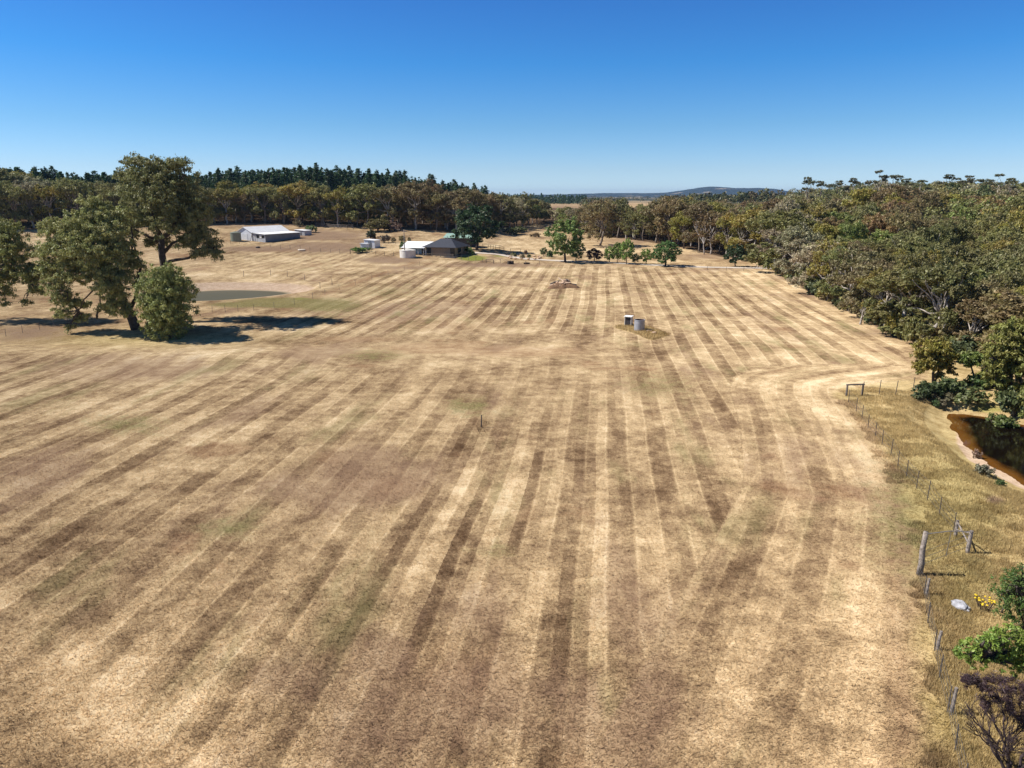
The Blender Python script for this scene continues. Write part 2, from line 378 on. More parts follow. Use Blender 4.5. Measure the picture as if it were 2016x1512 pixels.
    if not grass:
        hgt = g.math('ADD', g.math('MULTIPLY', fine, .55), g.math('MULTIPLY', grain, .45)); b = g.n('ShaderNodeBump'); b.inputs['Strength'].default_value = .5; b.inputs['Distance'].default_value = .14
        g.l(hgt, b.inputs['Height']); g.l(b.outputs[0], d.inputs['Normal'])
        g.l(d.outputs[0], out.inputs[0])
    else:
        tr = g.n('ShaderNodeBsdfTranslucent'); g.l(c, tr.inputs[0]); mx = g.n('ShaderNodeMixShader'); mx.inputs[0].default_value = .3
        g.l(d.outputs[0], mx.inputs[1]); g.l(tr.outputs[0], mx.inputs[2]); g.l(mx.outputs[0], out.inputs[0])
    return m
M['ground'] = ground_material('paddock'); M['grass'] = ground_material('paddock grass', True)
def water_mat(name, deep, shallow, refl=.06):
    m, t, out = new_mat(name); g = NG(t)
    p = g.n('ShaderNodeBsdfPrincipled'); dp = g.attr('depth').outputs['Fac']
    g.l(g.mix(g.sm(dp, .0, .30), shallow, deep), p.inputs['Base Color']); p.inputs['Roughness'].default_value = refl; p.inputs['IOR'].default_value = 1.33; p.inputs['Specular IOR Level'].default_value = .5 if refl < .1 else .07
    pos = g.n('ShaderNodeNewGeometry').outputs['Position']; b = g.n('ShaderNodeBump'); b.inputs['Strength'].default_value = .12; b.inputs['Distance'].default_value = .02
    g.l(g.noise(pos, 3.0, 3, .6), b.inputs['Height']); g.l(b.outputs[0], p.inputs['Normal']); g.l(p.outputs[0], out.inputs[0]); return m
M['water_dark'] = water_mat('tannin dark water', (.006, .004, .003), (.15, .062, .012))
M['water_green'] = water_mat('green brown dam water', (.105, .088, .030), (.36, .27, .15), .30)

# ------------------------------------------------------------------ the map of the ground: stripes and patches
SA = math.atan(.13 * math.cos(PITCH)); SD = (math.sin(SA), math.cos(SA))
MOW_R = [plane_at(*p) for p in [(1800, 1900), (1803, 1400), (1800, 1150), (1792, 1000), (1745, 920), (1690, 838), (1648, 784), (1645, 768), (1690, 758), (1810, 742)]]
MOW_L = [plane_at(*p) for p in [(-700, 980), (-250, 1080), (0, 1225), (120, 1310), (240, 1400), (420, 1560), (640, 1800)]]
FIELD = [plane_at(*p) for p in [(640, 1900), (420, 1570), (240, 1408), (0, 1232), (-250, 1085), (-700, 985), (-700, 720), (0, 700), (250, 692), (400, 702), (520, 668), (560, 650), (545, 618), (640, 585), (835, 523), (1000, 519), (1130, 525), (1500, 532), (1560, 562), (1640, 612), (1790, 692), (1806, 744)]] + [p for p in MOW_R[::-1]]
LEFTPAD = [plane_at(*p) for p in [(440, 510), (560, 500), (800, 512), (835, 523), (660, 575), (600, 560), (480, 540)]]
TPATCH = smooth_poly([plane_at(*p) for p in [(1208, 644), (1222, 638), (1268, 640), (1312, 657), (1320, 660), (1290, 669), (1276, 668), (1250, 655)]], 1)
PPATCH = smooth_poly([plane_at(*p) for p in [(940, 840), (956, 826), (962, 842), (945, 862)]], 1)
PTRACK = [plane_at(*p) for p in [(1690, 1700), (1698, 1400), (1712, 1150), (1738, 985), (1700, 905), (1655, 835), (1610, 785), (1590, 760), (1640, 745), (1800, 728)]]
DTRACK = [plane_at(*p) for p in [(1770, 1700), (1768, 1400), (1765, 1150), (1775, 1000), (1730, 920), (1690, 850)]]
FLINE = [plane_at(*p) for p in [(560, 612), (616, 588), (668, 571), (732, 551), (796, 532), (850, 515)]]
BLOBS = {  # photo ellipses (x, y, rx, ry, strength): real patches on the ground
 'dirt': [(1105, 409, 60, 6, .75), (600, 463, 150, 13, 1), (520, 490, 130, 8, .8), (640, 487, 120, 14, .9), (765, 512, 75, 9, .9), (980, 522, 160, 7, .7), (1420, 530, 140, 7, .5), (520, 440, 200, 9, .8), (720, 478, 40, 20, .7), (1240, 475, 90, 12, .6), (1400, 505, 110, 12, .6), (1560, 545, 60, 12, .7), (60, 655, 110, 22, .7), (1720, 655, 70, 14, .5), (800, 527, 90, 7, .6), (1600, 580, 50, 9, .6), (1960, 985, 26, 12, .8)],
 'green': [(560, 596, 90, 9, 1.5), (470, 600, 60, 6, .9), (640, 600, 90, 16, .75), (760, 575, 120, 20, .35), (250, 835, 110, 26, .45), (450, 1040, 90, 30, .4), (980, 1085, 60, 16, .45), (920, 800, 60, 24, .5), (1290, 760, 100, 40, .35), (740, 700, 90, 18, .4), (1850, 1010, 160, 160, .6), (1900, 1150, 90, 90, .5), (180, 1390, 60, 30, .12), (1700, 900, 120, 80, .1), (1960, 800, 60, 10, .9), (1830, 900, 90, 60, .35), (340, 660, 50, 8, .3), (1340, 600, 70, 30, .2), (1880, 1420, 60, 90, .3)],
 'lawn': [(930, 508, 34, 7, 1), (985, 504, 30, 4, .6), (712, 492, 22, 5, .6), (590, 588, 32, 5, .5), (1945, 806, 50, 8, .9)],
 'red': [(900, 1330, 200, 120, .55), (760, 960, 110, 40, .7), (640, 900, 60, 30, .6), (1040, 1010, 60, 40, .5), (860, 640, 220, 24, .55), (1500, 690, 60, 16, .5), (1010, 692, 140, 11, 1.3), (850, 686, 110, 12, 1.1), (700, 668, 120, 8, .8), (720, 665, 120, 9, .4), (640, 655, 90, 7, .3)],
 'mauve': [(980, 1400, 330, 130, .6), (560, 1330, 160, 60, .5), (1250, 1200, 90, 90, .5), (260, 725, 230, 30, .7), (560, 690, 150, 16, .5), (780, 940, 130, 60, .8), (560, 960, 90, 30, .5), (820, 615, 160, 30, .6), (900, 1200, 120, 90, .5), (760, 1290, 90, 60, .7), (330, 1230, 90, 40, .4), (1040, 1350, 120, 120, .5), (1780, 1200, 30, 260, .6), (560, 800, 120, 30, .3), (80, 940, 120, 60, .4)],
 'pale': [(620, 645, 170, 10, .6), (300, 690, 240, 9, .7), (860, 652, 200, 8, .5), (640, 515, 180, 10, .6), (520, 540, 190, 22, .5), (1120, 492, 240, 10, .7), (1640, 760, 150, 12, .7), (1730, 1100, 26, 420, .25), (1560, 560, 90, 18, .4), (1730, 1100, 26, 420, .25), (40, 790, 110, 18, .3), (1920, 1028, 24, 8, 1), (900, 530, 300, 7, .5), (1420, 545, 160, 12, .35), (1030, 480, 130, 10, .6), (60, 475, 140, 12, .6), (560, 480, 70, 10, .2), (980, 690, 260, 18, .3)],
}
def ground_attrs(x, y):
    x = np.asarray(x, float); y = np.asarray(y, float)
    z = Hgt(x, y); px, py = project(x, y, z); d = np.hypot(x, y)
    wob = (fbm(x / 14, y / 14, 3, 2) - .5)
    u = x * SD[1] - y * SD[0]; w = x * SD[0] + y * SD[1]
    u = u + 2.2 * np.exp(-((y - 86) / 9.0) ** 2) * sstep(30, -30, x) + .5 * wob
    df, al, sg = line_d(x, y, MOW_R); rim = (df < 9.4 + .5 * wob) & (y < 75)
    # the mower's last rounds follow the boundary fence
    su = np.where(rim, 9.0 - df + 60.0, u); swv = np.where(rim, al, w)
    dl, al2, sg2 = line_d(x, y, MOW_L); riml = (dl < -1)
    su = np.where(riml, dl + 120.7, su); swv = np.where(riml, al2, swv)
    sf = poly_sd(x, y, FIELD); sl = poly_sd(x, y, LEFTPAD)
    mown = np.maximum(sstep(-.3, .6, sf + .8 * wob), .7 * sstep(-3, 2, sl)); mown = mown * (1 - .75 * sstep(0.62, .8, fbm(x / 30, y / 30, 21, 2)))
    mown = mown * (1 - .7 * np.exp(-((y - 87 + .1 * (x + 10)) / 4.5) ** 2) * sstep(22, 5, x))
    mown = np.where(rim, mown * .72, mown)
    out = {'su': su, 'sw': swv, 'mown': np.clip(mown, 0, 1) * (1 + .55 * np.exp(-((px - 830) / 230) ** 2 - ((py - 600) / 48) ** 2) + .35 * np.exp(-((px - 1500) / 260) ** 2 - ((py - 640) / 90) ** 2) + .10 * sstep(60, 25, d))}
    for k, L in BLOBS.items():
        a = np.zeros(x.shape)
        for (bx, by, rx, ry, s) in L:
            a = np.maximum(a, s * np.exp(-1.1 * (((px - bx) / rx) ** 2 + ((py - by) / ry) ** 2)))
        out[k] = a
    out['green'] = out['green'] + .12
    out['pale'] = np.maximum(out['pale'], .85 * np.exp(-((dl - .3 + 1.2 * wob) / 1.5) ** 2))
    pr = line_d(x, y, PTRACK)[0]; out['pale'] = np.maximum(out['pale'], .62 * np.exp(-((pr + .5 * wob) / .85) ** 4)); out['red'] = np.maximum(out['red'], .5 * np.exp(-((line_d(x, y, DTRACK)[0] + .8 * wob) / .9) ** 4))
    dfl = line_d(x, y, FLINE)[0]; ft = np.exp(-((dfl + .6 * wob) / 1.1) ** 2)
    out['red'] = np.maximum(out['red'], .9 * ft); out['mown'] = out['mown'] * (1 - ft)
    # unmown strip and rough paddock to the right of the mown field
    xe = np.interp(y, [0, 20, 50, 70, 95], [23, 25, 37, 34, 46])
    sr = ((sf < .8) & (x > 12) & (y < 78) & (y > 0)) * 1.0; wb2 = (fbm(x / 1.6, y / 1.6, 61, 3) - .5) * 3.2
    sl2 = np.exp(-((px - 260) / 210) ** 2 - ((py - 668) / 16) ** 2) * 1.0
    out['straw'] = np.clip(np.maximum(sr * sstep(.4, -1.6, sf + wb2), sl2) * (.75 + .5 * wob), 0, 1)
    tp = sstep(-.3, .3, poly_sd(x, y, TPATCH) + .8 * wob); out['straw'] = np.maximum(out['straw'], tp * .7); out['mown'] = out['mown'] * (1 - tp); out['red'] = np.maximum(out['red'], tp * .9)
    s1 = poly_sd(x, y, RPOND); s2 = poly_sd(x, y, LPOND)
    out['mud'] = np.clip(np.maximum(sstep(-1.3, -.4, s1 + 4.0 * wob - .5) , sstep(-7.0, -2.5, s2 + 2 * wob) * np.where(y > 128, 1, .25)), 0, 1)
    ed = edge_dist(x, y)
    out['litter'] = np.clip(sstep(-5, 5, d - ed + 8 * wob) * (d < 900) * (y > 10), 0, 1)
    mid_gap = np.exp(-((px - 1105) / 40) ** 2)
    out['far'] = sstep(520, 700, d) * (1 - np.clip(1.4 * (np.exp(-((px - 1105) / 42) ** 4 - ((py - 407) / 9) ** 4) + np.exp(-((px - 1258) / 34) ** 4 - ((py - 405) / 7) ** 4)), 0, 1))
    out['straw'] = out['straw'] * (1 - out['litter'])
    return out, z
# tree belts begin this far out, by photo column (front feet of the trees)
EDGE_PX = [(-420, 470), (-100, 455), (40, 452), (200, 446), (420, 441), (520, 439), (650, 446), (760, 450), (900, 456), (1000, 449), (1060, 440), (1100, 441), (1165, 462), (1250, 472), (1330, 486), (1420, 505), (1500, 516), (1535, 540), (1600, 578), (1680, 618), (1760, 658), (1830, 690), (1960, 722), (2050, 790), (2110, 850), (2400, 1000)]
_et, _ed = [], []
def edge_dist(x, y):
    t = np.where(np.asarray(y) > 1, np.asarray(x, float) / np.maximum(y, 1), np.sign(x) * 3)
    return np.interp(t, _et, _ed)
for (px, py) in EDGE_PX:
    p = at(px, py); _et.append(p.x / p.y); _ed.append(math.hypot(p.x, p.y))
_et = np.array(_et); _ed = np.array(_ed)

def build_ground():
    az = np.concatenate([np.arange(-180, -46, 4.0), np.arange(-46, 46, .115), np.arange(46, 180, 4.0)])
    r = [.4, 1.5, 3, 5, 7, 9, 11, 13]
    while r[-1] < 420: r.append(r[-1] + max(.16, r[-1] * .0078))
    while r[-1] < 12000: r.append(r[-1] * 1.045)
    r = np.array(r); n, k = len(az), len(r)
    A, RR = np.meshgrid(np.radians(az), r); x = (np.sin(A) * RR).ravel(); y = (np.cos(A) * RR).ravel()
    at_, z = ground_attrs(x, y)
    V = np.stack([x, y, z], 1); i = np.arange(k - 1)[:, None] * n; j = np.arange(n)[None, :]; j2 = (j + 1) % n
    F = np.stack([i + j, i + j2, i + n + j2, i + n + j], -1).reshape(-1, 4)[:, ::-1]
    o = link('ground', np_mesh('ground', V, F, M['ground'], at_, True)); tag(o, kind='structure')
build_ground()
def build_water(name, P, zl, mat, label):
    P = np.array(P); c = P.mean(0); rings = np.linspace(0, 1.12, 26); n = len(P)
    V = [(*(c + (P[k] - c) * q), zl) for q in rings for k in range(n)]
    V = np.array(V); F = [(a * n + k, a * n + (k + 1) % n, (a + 1) * n + (k + 1) % n, (a + 1) * n + k) for a in range(len(rings) - 1) for k in range(n)]
    dep = np.clip(zl - Hgt(V[:, 0], V[:, 1]), 0, 5)
    o = link(name, np_mesh(name, V, np.array(F), mat, {'depth': dep}, True)); tag(o, label, 'pond', kind='structure')
build_water('water', RPOND, RW, M['water_dark'], 'dark tea brown pond water with an amber rim by the forest')
build_water('water', LPOND, LW, M['water_green'], 'shallow green brown farm dam behind the big gum')
def strip(name, pts, width, mat, lift, label):
    P = [at(*p) for p in pts]; Q = []
    for a, b in zip(P, P[1:]):
        n = max(2, int((b - a).length / 1.0))
        Q += [a.lerp(b, i / n) for i in range(n)]
    Q.append(P[-1]); V, F = [], []; m = 4
    for it in range(3): Q = [Q[0]] + [(Q[i - 1] + Q[i] * 2 + Q[i + 1]) / 4 for i in range(1, len(Q) - 1)] + [Q[-1]]
    for i, p in enumerate(Q):
        t = (Q[min(i + 1, len(Q) - 1)] - Q[max(0, i - 1)]); t.z = 0; t.normalize(); nn = Vector((-t.y, t.x, 0))
        wd = width * (1 + .12 * math.sin(i * .7))
        for k in range(m + 1):
            q = p + nn * wd * (k / m - .5); V.append((q.x, q.y, hz(q.x, q.y) + lift))
    for i in range(len(Q) - 1):
        for k in range(m): a = i * (m + 1) + k; F.append((a, a + 1, a + m + 2, a + m + 1))
    tag(link(name, np_mesh(name, V, F, mat, None, True)), label, 'driveway', kind='structure')
strip('driveway', [(915, 497), (945, 498), (985, 501), (1010, 506), (1040, 510), (1100, 513.5), (1200, 517), (1330, 524), (1400, 526.5), (1460, 527.5), (1535, 529)], 3.2, M['gravel'], .06, 'pale gravel driveway curving from the house to the forest')

# ------------------------------------------------------------------ foliage
def leaves(rng, C_, Rr, per, L, Wd, shell=.55, droop=.25, up=.35):
    """diamond leaf sprays round each clump centre -> verts, quads, clump index"""
    n = len(C_); idx = np.repeat(np.arange(n), per); N = len(idx)
    dr = rng.normal(size=(N, 3)); dr /= np.linalg.norm(dr, axis=1)[:, None]
    rad = np.abs(rng.normal(.62, .34, N))[:, None]
    P = C_[idx] + dr * rad * Rr[idx]
    nrm = dr * .7 + np.array([0, 0, up]) + rng.normal(size=(N, 3)) * .55; nrm /= np.linalg.norm(nrm, axis=1)[:, None]
    tg = rng.normal(size=(N, 3)); tg[:, 2] -= droop * 3; tg -= nrm * (tg * nrm).sum(1)[:, None]; tg /= np.linalg.norm(tg, axis=1)[:, None] + 1e-9
    bt = np.cross(nrm, tg); s = (.6 + .8 * rng.random(N))[:, None]
    a = tg * L * .5 * s; b = bt * Wd * .5 * s
    V = np.stack([P - a, P + b - a * .1, P + a, P - b - a * .1], 1).reshape(-1, 3)
    F = np.arange(N * 4).reshape(-1, 4)
    return V, F, np.repeat(idx, 4)
def clumps_of(rng, blobs, k, size, low=-.45, q0=.45, q1=1.05, even=False):
    Cs, Rs = [], []
    mr = np.mean([np.mean(b[1]) for b in blobs]); sz0 = mr * size
    for (c, r) in blobs:
        c = np.array(c); r = np.array(r if hasattr(r, '__len__') else (r, r, r * .8), float)
        m = 0; kk = max(4, int(k * (r.mean() / mr) ** 2)) if even else k
        while m < kk:
            d = rng.normal(size=3); d /= np.linalg.norm(d)
            if d[2] < low: continue
            q = (q0 + (q1 - q0) * rng.random()); Cs.append(c + d * r * q); sz = (sz0 if even else size * r.mean()) * (.6 + .8 * rng.random()); Rs.append((sz, sz, sz * .72)); m += 1
    return np.array(Cs), np.array(Rs)
def crown_mesh(name, rng, blobs, k, size, per, L, Wd, **kw):
    Cs, Rs = clumps_of(rng, blobs, k, size, kw.pop('low', -.45), kw.pop('q0', .45), kw.pop('q1', 1.05), kw.pop('even', False)); V, F, idx = leaves(rng, Cs, Rs, per, L, Wd, **kw)
    cv = rng.random(len(Cs))[idx] * .6 + np.repeat(rng.random(len(F)), 4) * .4; ch = rng.random(len(Cs))[idx]
    return np_mesh(name, V, F, M['leaf'], {'cv': cv, 'ch': ch})
def limb(mb, rng, a, b, r0, r1, n=6, wig=.08, sides=7):
    a = Vector(a); b = Vector(b); L = (b - a).length; pts, rad = [], []
    for i in range(n + 1):
        q = i / n; w = math.sin(q * math.pi) * L * wig
        pts.append(a.lerp(b, q) + Vector((rng.uniform(-1, 1), rng.uniform(-1, 1), rng.uniform(-.4, .8))) * w); rad.append(r0 * (1 - q) ** .8 + r1 * (1 - (1 - q) ** .8))
    pts[0] = a; pts[-1] = b; mb.tube(pts, rad, sides); return pts
def gum_blobs(rng, Rw, H, n):
    B = []
    for i in range(n):
        a = 2.4 * i + rng.uniform(-.5, .5); q = math.sqrt((i + .3) / n) * .72; z = H * (.80 - .30 * q * q + rng.uniform(-.10, .06))
        r = Rw * rng.uniform(.30, .42); B.append(((math.cos(a) * q * Rw, math.sin(a) * q * Rw, z), (r, r, r * rng.uniform(.62, .85))))
    for i in range(5):
        a = 1.26 * i + rng.uniform(-.4, .4); r = Rw * rng.uniform(.22, .32); q = Rw * rng.uniform(.45, .75)
        B.append(((math.cos(a) * q, math.sin(a) * q, H * rng.uniform(.20, .46)), (r, r, r * .9)))
    return B
GUM, PINE, ROUND, BUSH, TALL = [], [], [], [], []
def make_gums(n):
    for i in range(n):
        g = np.random.default_rng(100 + i); rr = random.Random(200 + i); B = gum_blobs(rr, rr.uniform(4.2, 5.6), 12.0, rr.randint(7, 11))
        if i % 4 == 3: B += [((rr.uniform(-3, 3), rr.uniform(-3, 3), rr.uniform(2.5, 4.5)), (1.4, 1.4, 1.0)) for _ in range(2)]
        cr = crown_mesh('crown', g, B, 20, .33, 44, .36, .17, low=-.7)
        mb = MB(); f = Vector((rr.uniform(-.6, .6), rr.uniform(-.6, .6), rr.uniform(3.0, 4.6)))
        limb(mb, rr, (0, 0, -.3), f, .26, .17, 5, .05)
        for (c, r) in B[:10]: limb(mb, rr, f, (c[0], c[1], c[2] - .2), .12, .03, 5, .10, 5)
        GUM.append((cr, mb.mesh('trunk', M['bark_pale'] if i % 3 == 0 else M['bark'], True)))
def make_tall(n):
    for i in range(n):
        g = np.random.default_rng(900 + i); rr = random.Random(950 + i); H = 16.0; B = []
        for k in range(rr.randint(5, 8)):
            a = 2.4 * k + rr.uniform(-.4, .4); q = rr.uniform(.3, 3.4); B.append(((math.cos(a) * q, math.sin(a) * q, H * (.93 - .020 * q * q + rr.uniform(-.14, .04))), (1.25, 1.25, .55)))
        cr = crown_mesh('crown', g, B, 12, .42, 34, .42, .2, low=-.5); mb = MB(); f = Vector((rr.uniform(-.6, .6), 0, H * .55)); limb(mb, rr, (0, 0, -.3), f, .24, .15, 6, .04)
        for (c, r) in B: limb(mb, rr, f, c, .10, .03, 5, .1, 5)
        TALL.append((cr, mb.mesh('trunk', M['bark_pale'] if i % 2 else M['bark'], True)))
def make_pines(n):
    for i in range(n):
        g = np.random.default_rng(300 + i); rr = random.Random(400 + i); Cs, Rs = [], []; H = 20.0; z = 3.5; a = 0
        while z < H - .2:
            q = (H - z) / (H - 3); rad = (2.9 * q ** .55 + .25) * rr.uniform(.7, 1.2)
            for k in range(6 if q > .15 else 4):
                a += 2 * math.pi / 5 + rr.uniform(-.5, .5); m = rr.uniform(.35, .95); s = .8 * q ** .5 + .45
                Cs.append((math.cos(a) * rad * m, math.sin(a) * rad * m, z + rr.uniform(-.5, .5))); Rs.append((s * 1.1, s * 1.1, s * .8))
            z += 1.2 * (.6 + .5 * q)
        Cs.append((0, 0, H)); Rs.append((.45, .45, .7))
        V, F, idx = leaves(g, np.array(Cs), np.array(Rs), 17, .75, .32, shell=.3, droop=-.1, up=.5)
        me = np_mesh('crown', V, F, M['leaf'], {'cv': g.random(len(Cs))[idx] * .5 + np.repeat(g.random(len(F)), 4) * .5, 'ch': g.random(len(Cs))[idx]})
        PINE.append((me, MB().tube([(0, 0, -.3), (.1, 0, 9), (0, 0, H - .5)], [.28, .18, .03], 6).mesh('trunk', M['bark_dark'], True)))
def make_round(n):
    for i in range(n):
        g = np.random.default_rng(500 + i); rr = random.Random(600 + i)
        B = [((0, 0, 4.9), (2.5, 2.5, 2.9))]
        for k in range(13):
            a = k * 2.4; u_ = (k + .5) / 13; z_ = 1.9 + 5.6 * u_; q = 2.7 * math.sin(math.pi * (.16 + .74 * u_)) * rr.uniform(.75, 1.1); B.append(((math.cos(a) * q, math.sin(a) * q, z_), (1.15, 1.15, 1.05)))
        cr = crown_mesh('crown', g, B, 20, .32, 34, .34, .20, low=-.9)
        mb = MB(); limb(mb, rr, (0, 0, -.2), (0, .1, 2.6), .22, .14, 4, .03)
        for k in range(5): a = k * 1.3; limb(mb, rr, (0, 0, 2.2), (math.cos(a) * 1.8, math.sin(a) * 1.8, 5), .1, .03, 4, .08, 5)
        ROUND.append((cr, mb.mesh('trunk', M['bark_dark'], True)))
def make_bushes(n):
    for i in range(n):
        g = np.random.default_rng(700 + i); rr = random.Random(800 + i)
        B = [((rr.uniform(-.7, .7), rr.uniform(-.7, .7), rr.uniform(.45, .95)), (.6, .6, .5)) for k in range(6)]
        cr = crown_mesh('foliage', g, B, 10, .42, 22, .24, .13, low=-.7)
        mb = MB()
        for k in range(6): a = k * 1.05 + rr.random(); limb(mb, rr, (0, 0, -.1), (math.cos(a) * .6, math.sin(a) * .6, .9), .04, .012, 3, .1, 4)
        BUSH.append((cr, mb.mesh('stem', M['bark_dark'], True)))
make_gums(14); make_tall(5); make_pines(6); make_round(4); make_bushes(5)
OLIVE, BROWN, GOLD, GREEN, GREY, DARK, RUST = (.125, .122, .042), (.140, .112, .050), (.175, .150, .034), (.125, .145, .040), (.21, .19, .115), (.060, .078, .032), (.150, .104, .046)
PINEC = (.024, .052, .018)
CNAME = {OLIVE: 'olive green', BROWN: 'dull brown', GOLD: 'golden olive', GREEN: 'bright green', GREY: 'grey green', DARK: 'dark green', RUST: 'rusty brown'}
def jit(c, r, a=.16): k = r.uniform(1 - a, 1 + a); return tuple(min(1, x * k * r.uniform(.94, 1.06)) for x in c)
def _ext(L):
    o = []
    for cm, tm in L:
        v = np.empty(len(cm.vertices) * 3, np.float32); cm.vertices.foreach_get('co', v); v = v.reshape(-1, 3); o.append((float(np.percentile(v[:, 2], 99.5)), 2 * float(np.percentile(np.hypot(v[:, 0], v[:, 1]), 96))))
    return o
EXT = {'gum': _ext(GUM), 'pine': _ext(PINE), 'round': _ext(ROUND), 'bush': _ext(BUSH), 'tall': _ext(TALL)}
def plant(name, kind, p, h, w, col, label, cat, group=None, rng=rnd, sink=.05, part='crown', bark=None):
    """one tree or bush: an Empty at its foot with a trunk and a crown"""
    src = {'gum': GUM, 'pine': PINE, 'round': ROUND, 'bush': BUSH, 'tall': TALL}[kind]; i = rng.randrange(len(src)); bh, bw = EXT[kind][i]
    cm, tm = src[i]
    e = empty(name, (p[0], p[1], p[2] - sink), rng.uniform(0, 6.28), (w / bw, w / bw, h / bh)); tag(e, label, cat, group)
    c = link(cm.name, cm, e); c.color = (*col, 1); t = link(tm.name, tm, e)
    return e

# ------------------------------------------------------------------ the two big gums at the left, their bush and the tree at the frame edge
def ray_y(px, py, y):
    """the point on the pixel's ray at world depth y"""
    dx = (px - W0 / 2) / FPX; dz = -(py - H0_ / 2) / FPX
    d = (dx, math.cos(PITCH) + dz * math.sin(PITCH), -math.sin(PITCH) + dz * math.cos(PITCH)); k = y / d[1]
    return Vector((d[0] * k, y, CAM_H + d[2] * k))
def hero_tree(name, base_px, blobs, limbs, col, label, seed, L=.30, per=50, k=70, size=.25, bark='bark_dark', r0=.6, low=-.6, shell=.35):
    B = at(*base_px); m = mpp(B); g = np.random.default_rng(seed); rr = random.Random(seed)
    e = empty(name, B - Vector((0, 0, .1))); tag(e, label, 'tree')
    loc = lambda px, py, dep: tuple(ray_y(px, py, B.y + dep) - e.location)
    bl = [(loc(a, b, dep), (rx * m, (rx + ry) * .5 * m, ry * m)) for (a, b, rx, ry, dep) in blobs]
    c = link('crown', crown_mesh('crown', g, bl, k, size, per, L, L * .42, low=low, shell=shell, droop=.5, q0=.3, q1=1.22, even=True), e); c.color = (*col, 1)
    mb = MB()
    for pl in limbs:
        pts = [Vector((0, 0, 0)) if q == 'base' else Vector(loc(*q[:3])) for q in pl[0]]; ra = pl[1]; rb = pl[2]; n = len(pts); P = []
        for i in range(n - 1):
            for q in (0, .5): P.append(pts[i].lerp(pts[i + 1], q) + (Vector((rr.uniform(-1, 1), rr.uniform(-1, 1), rr.uniform(-.5, .5))) * .22 if q else Vector()))
        P.append(pts[-1]); mb.tube(P, [ra + (rb - ra) * i / (len(P) - 1) for i in range(len(P))], 8)
    # finer boughs reach into every part of the crown
    ends = [Vector(loc(*pl[0][-1][:3])) for pl in limbs]
    for (c_, r_) in bl:
        a = min(ends, key=lambda q: (q - Vector(c_)).length)
        for _ in range(3): limb(mb, rr, a, Vector(c_) + Vector((rr.uniform(-1, 1) * r_[0], rr.uniform(-1, 1) * r_[1], rr.uniform(-.6, .8) * r_[2])) * .8, .10, .02, 5, .12, 5)
    link('trunk', mb.mesh('trunk', M[bark], True), e); return e
hero_tree('gum_tree', (338, 634), [(285, 340, 44, 30, 0), (262, 318, 20, 10, 1), (335, 362, 46, 40, 1), (300, 385, 50, 42, -2), (375, 408, 36, 42, 1), (350, 440, 48, 40, -1), (290, 430, 42, 42, 2), (262, 385, 32, 30, 2),
    (385, 450, 22, 26, 2), (400, 468, 24, 20, 0), (420, 486, 16, 18, 1), (430, 505, 8, 14, 1), (370, 480, 24, 16, 0), (310, 480, 26, 18, 3), (398, 500, 26, 13, -1), (352, 320, 20, 10, 0), (255, 455, 24, 26, 2), (330, 330, 34, 16, 1), (405, 415, 10, 14, 1), (240, 350, 12, 12, 1)],
    [(['base', (326, 580, 0), (322, 520, 0), (318, 470, 0)], .72, .42), ([(318, 470, 0), (305, 440, 0), (298, 412, 0), (290, 360, 0)], .36, .12), ([(318, 470, 0), (340, 450, 0), (355, 420, 0), (350, 380, 1)], .36, .12),
     ([(322, 520, 0), (345, 512, -1), (372, 508, -1), (388, 490, 0), (420, 488, 1)], .26, .08), ([(318, 478, 0), (262, 450, 1), (255, 445, 2)], .2, .08), ([(320, 500, 0), (340, 478, 0), (372, 462, 1)], .28, .1)],
    (.135, .140, .058), 'tallest gum at left, dark domed crown high over the dam, upright trunk', 11, r0=.75)
hero_tree('gum_tree', (268, 648), [(150, 452, 42, 32, -2), (190, 432, 36, 26, -2), (210, 462, 34, 30, -3), (116, 488, 32, 28, -2), (160, 495, 46, 30, -4), (205, 505, 36, 32, -4), (105, 450, 22, 20, -1), (235, 490, 24, 26, -2), (140, 545, 30, 24, -3), (98, 530, 20, 22, -2),
    (128, 590, 22, 22, -2), (122, 618, 16, 14, -2), (215, 560, 28, 32, -4), (228, 592, 22, 26, -3), (195, 540, 26, 22, -3), (180, 400, 24, 14, -1), (240, 430, 22, 22, 0), (160, 625, 18, 10, -1), (206, 610, 14, 14, -2), (140, 645, 8, 8, -2), (262, 520, 20, 22, 0), (275, 560, 14, 22, 1), (85, 500, 14, 14, -1), (165, 470, 40, 30, 0), (185, 525, 36, 26, -1), (130, 515, 30, 26, -1), (235, 540, 22, 26, -2), (250, 500, 20, 24, -1), (110, 560, 22, 22, -1), (240, 610, 20, 18, -3), (150, 600, 24, 12, -1)],
    [(['base', (255, 615, 0), (243, 590, -1), (222, 562, -2)], .70, .40), ([(222, 562, -2), (205, 540, -3), (185, 515, -3), (150, 500, -3)], .30, .1), ([(243, 590, -1), (235, 550, -2), (225, 500, -2), (205, 460, -2)], .34, .1),
     ([(222, 565, -2), (198, 560, -2), (180, 575, -2), (165, 590, -2), (155, 612, -2)], .17, .05), ([(205, 568, -2), (196, 572, -2), (197, 600, -2), (190, 628, -2)], .14, .04), ([(255, 612, 0), (272, 560, 0), (278, 520, 1), (262, 470, 1)], .30, .1), ([(225, 560, -2), (165, 540, -2), (120, 560, -2)], .2, .06)],
    (.180, .188, .072), 'wide leaning gum at left with bare looping boughs under its crown', 12)
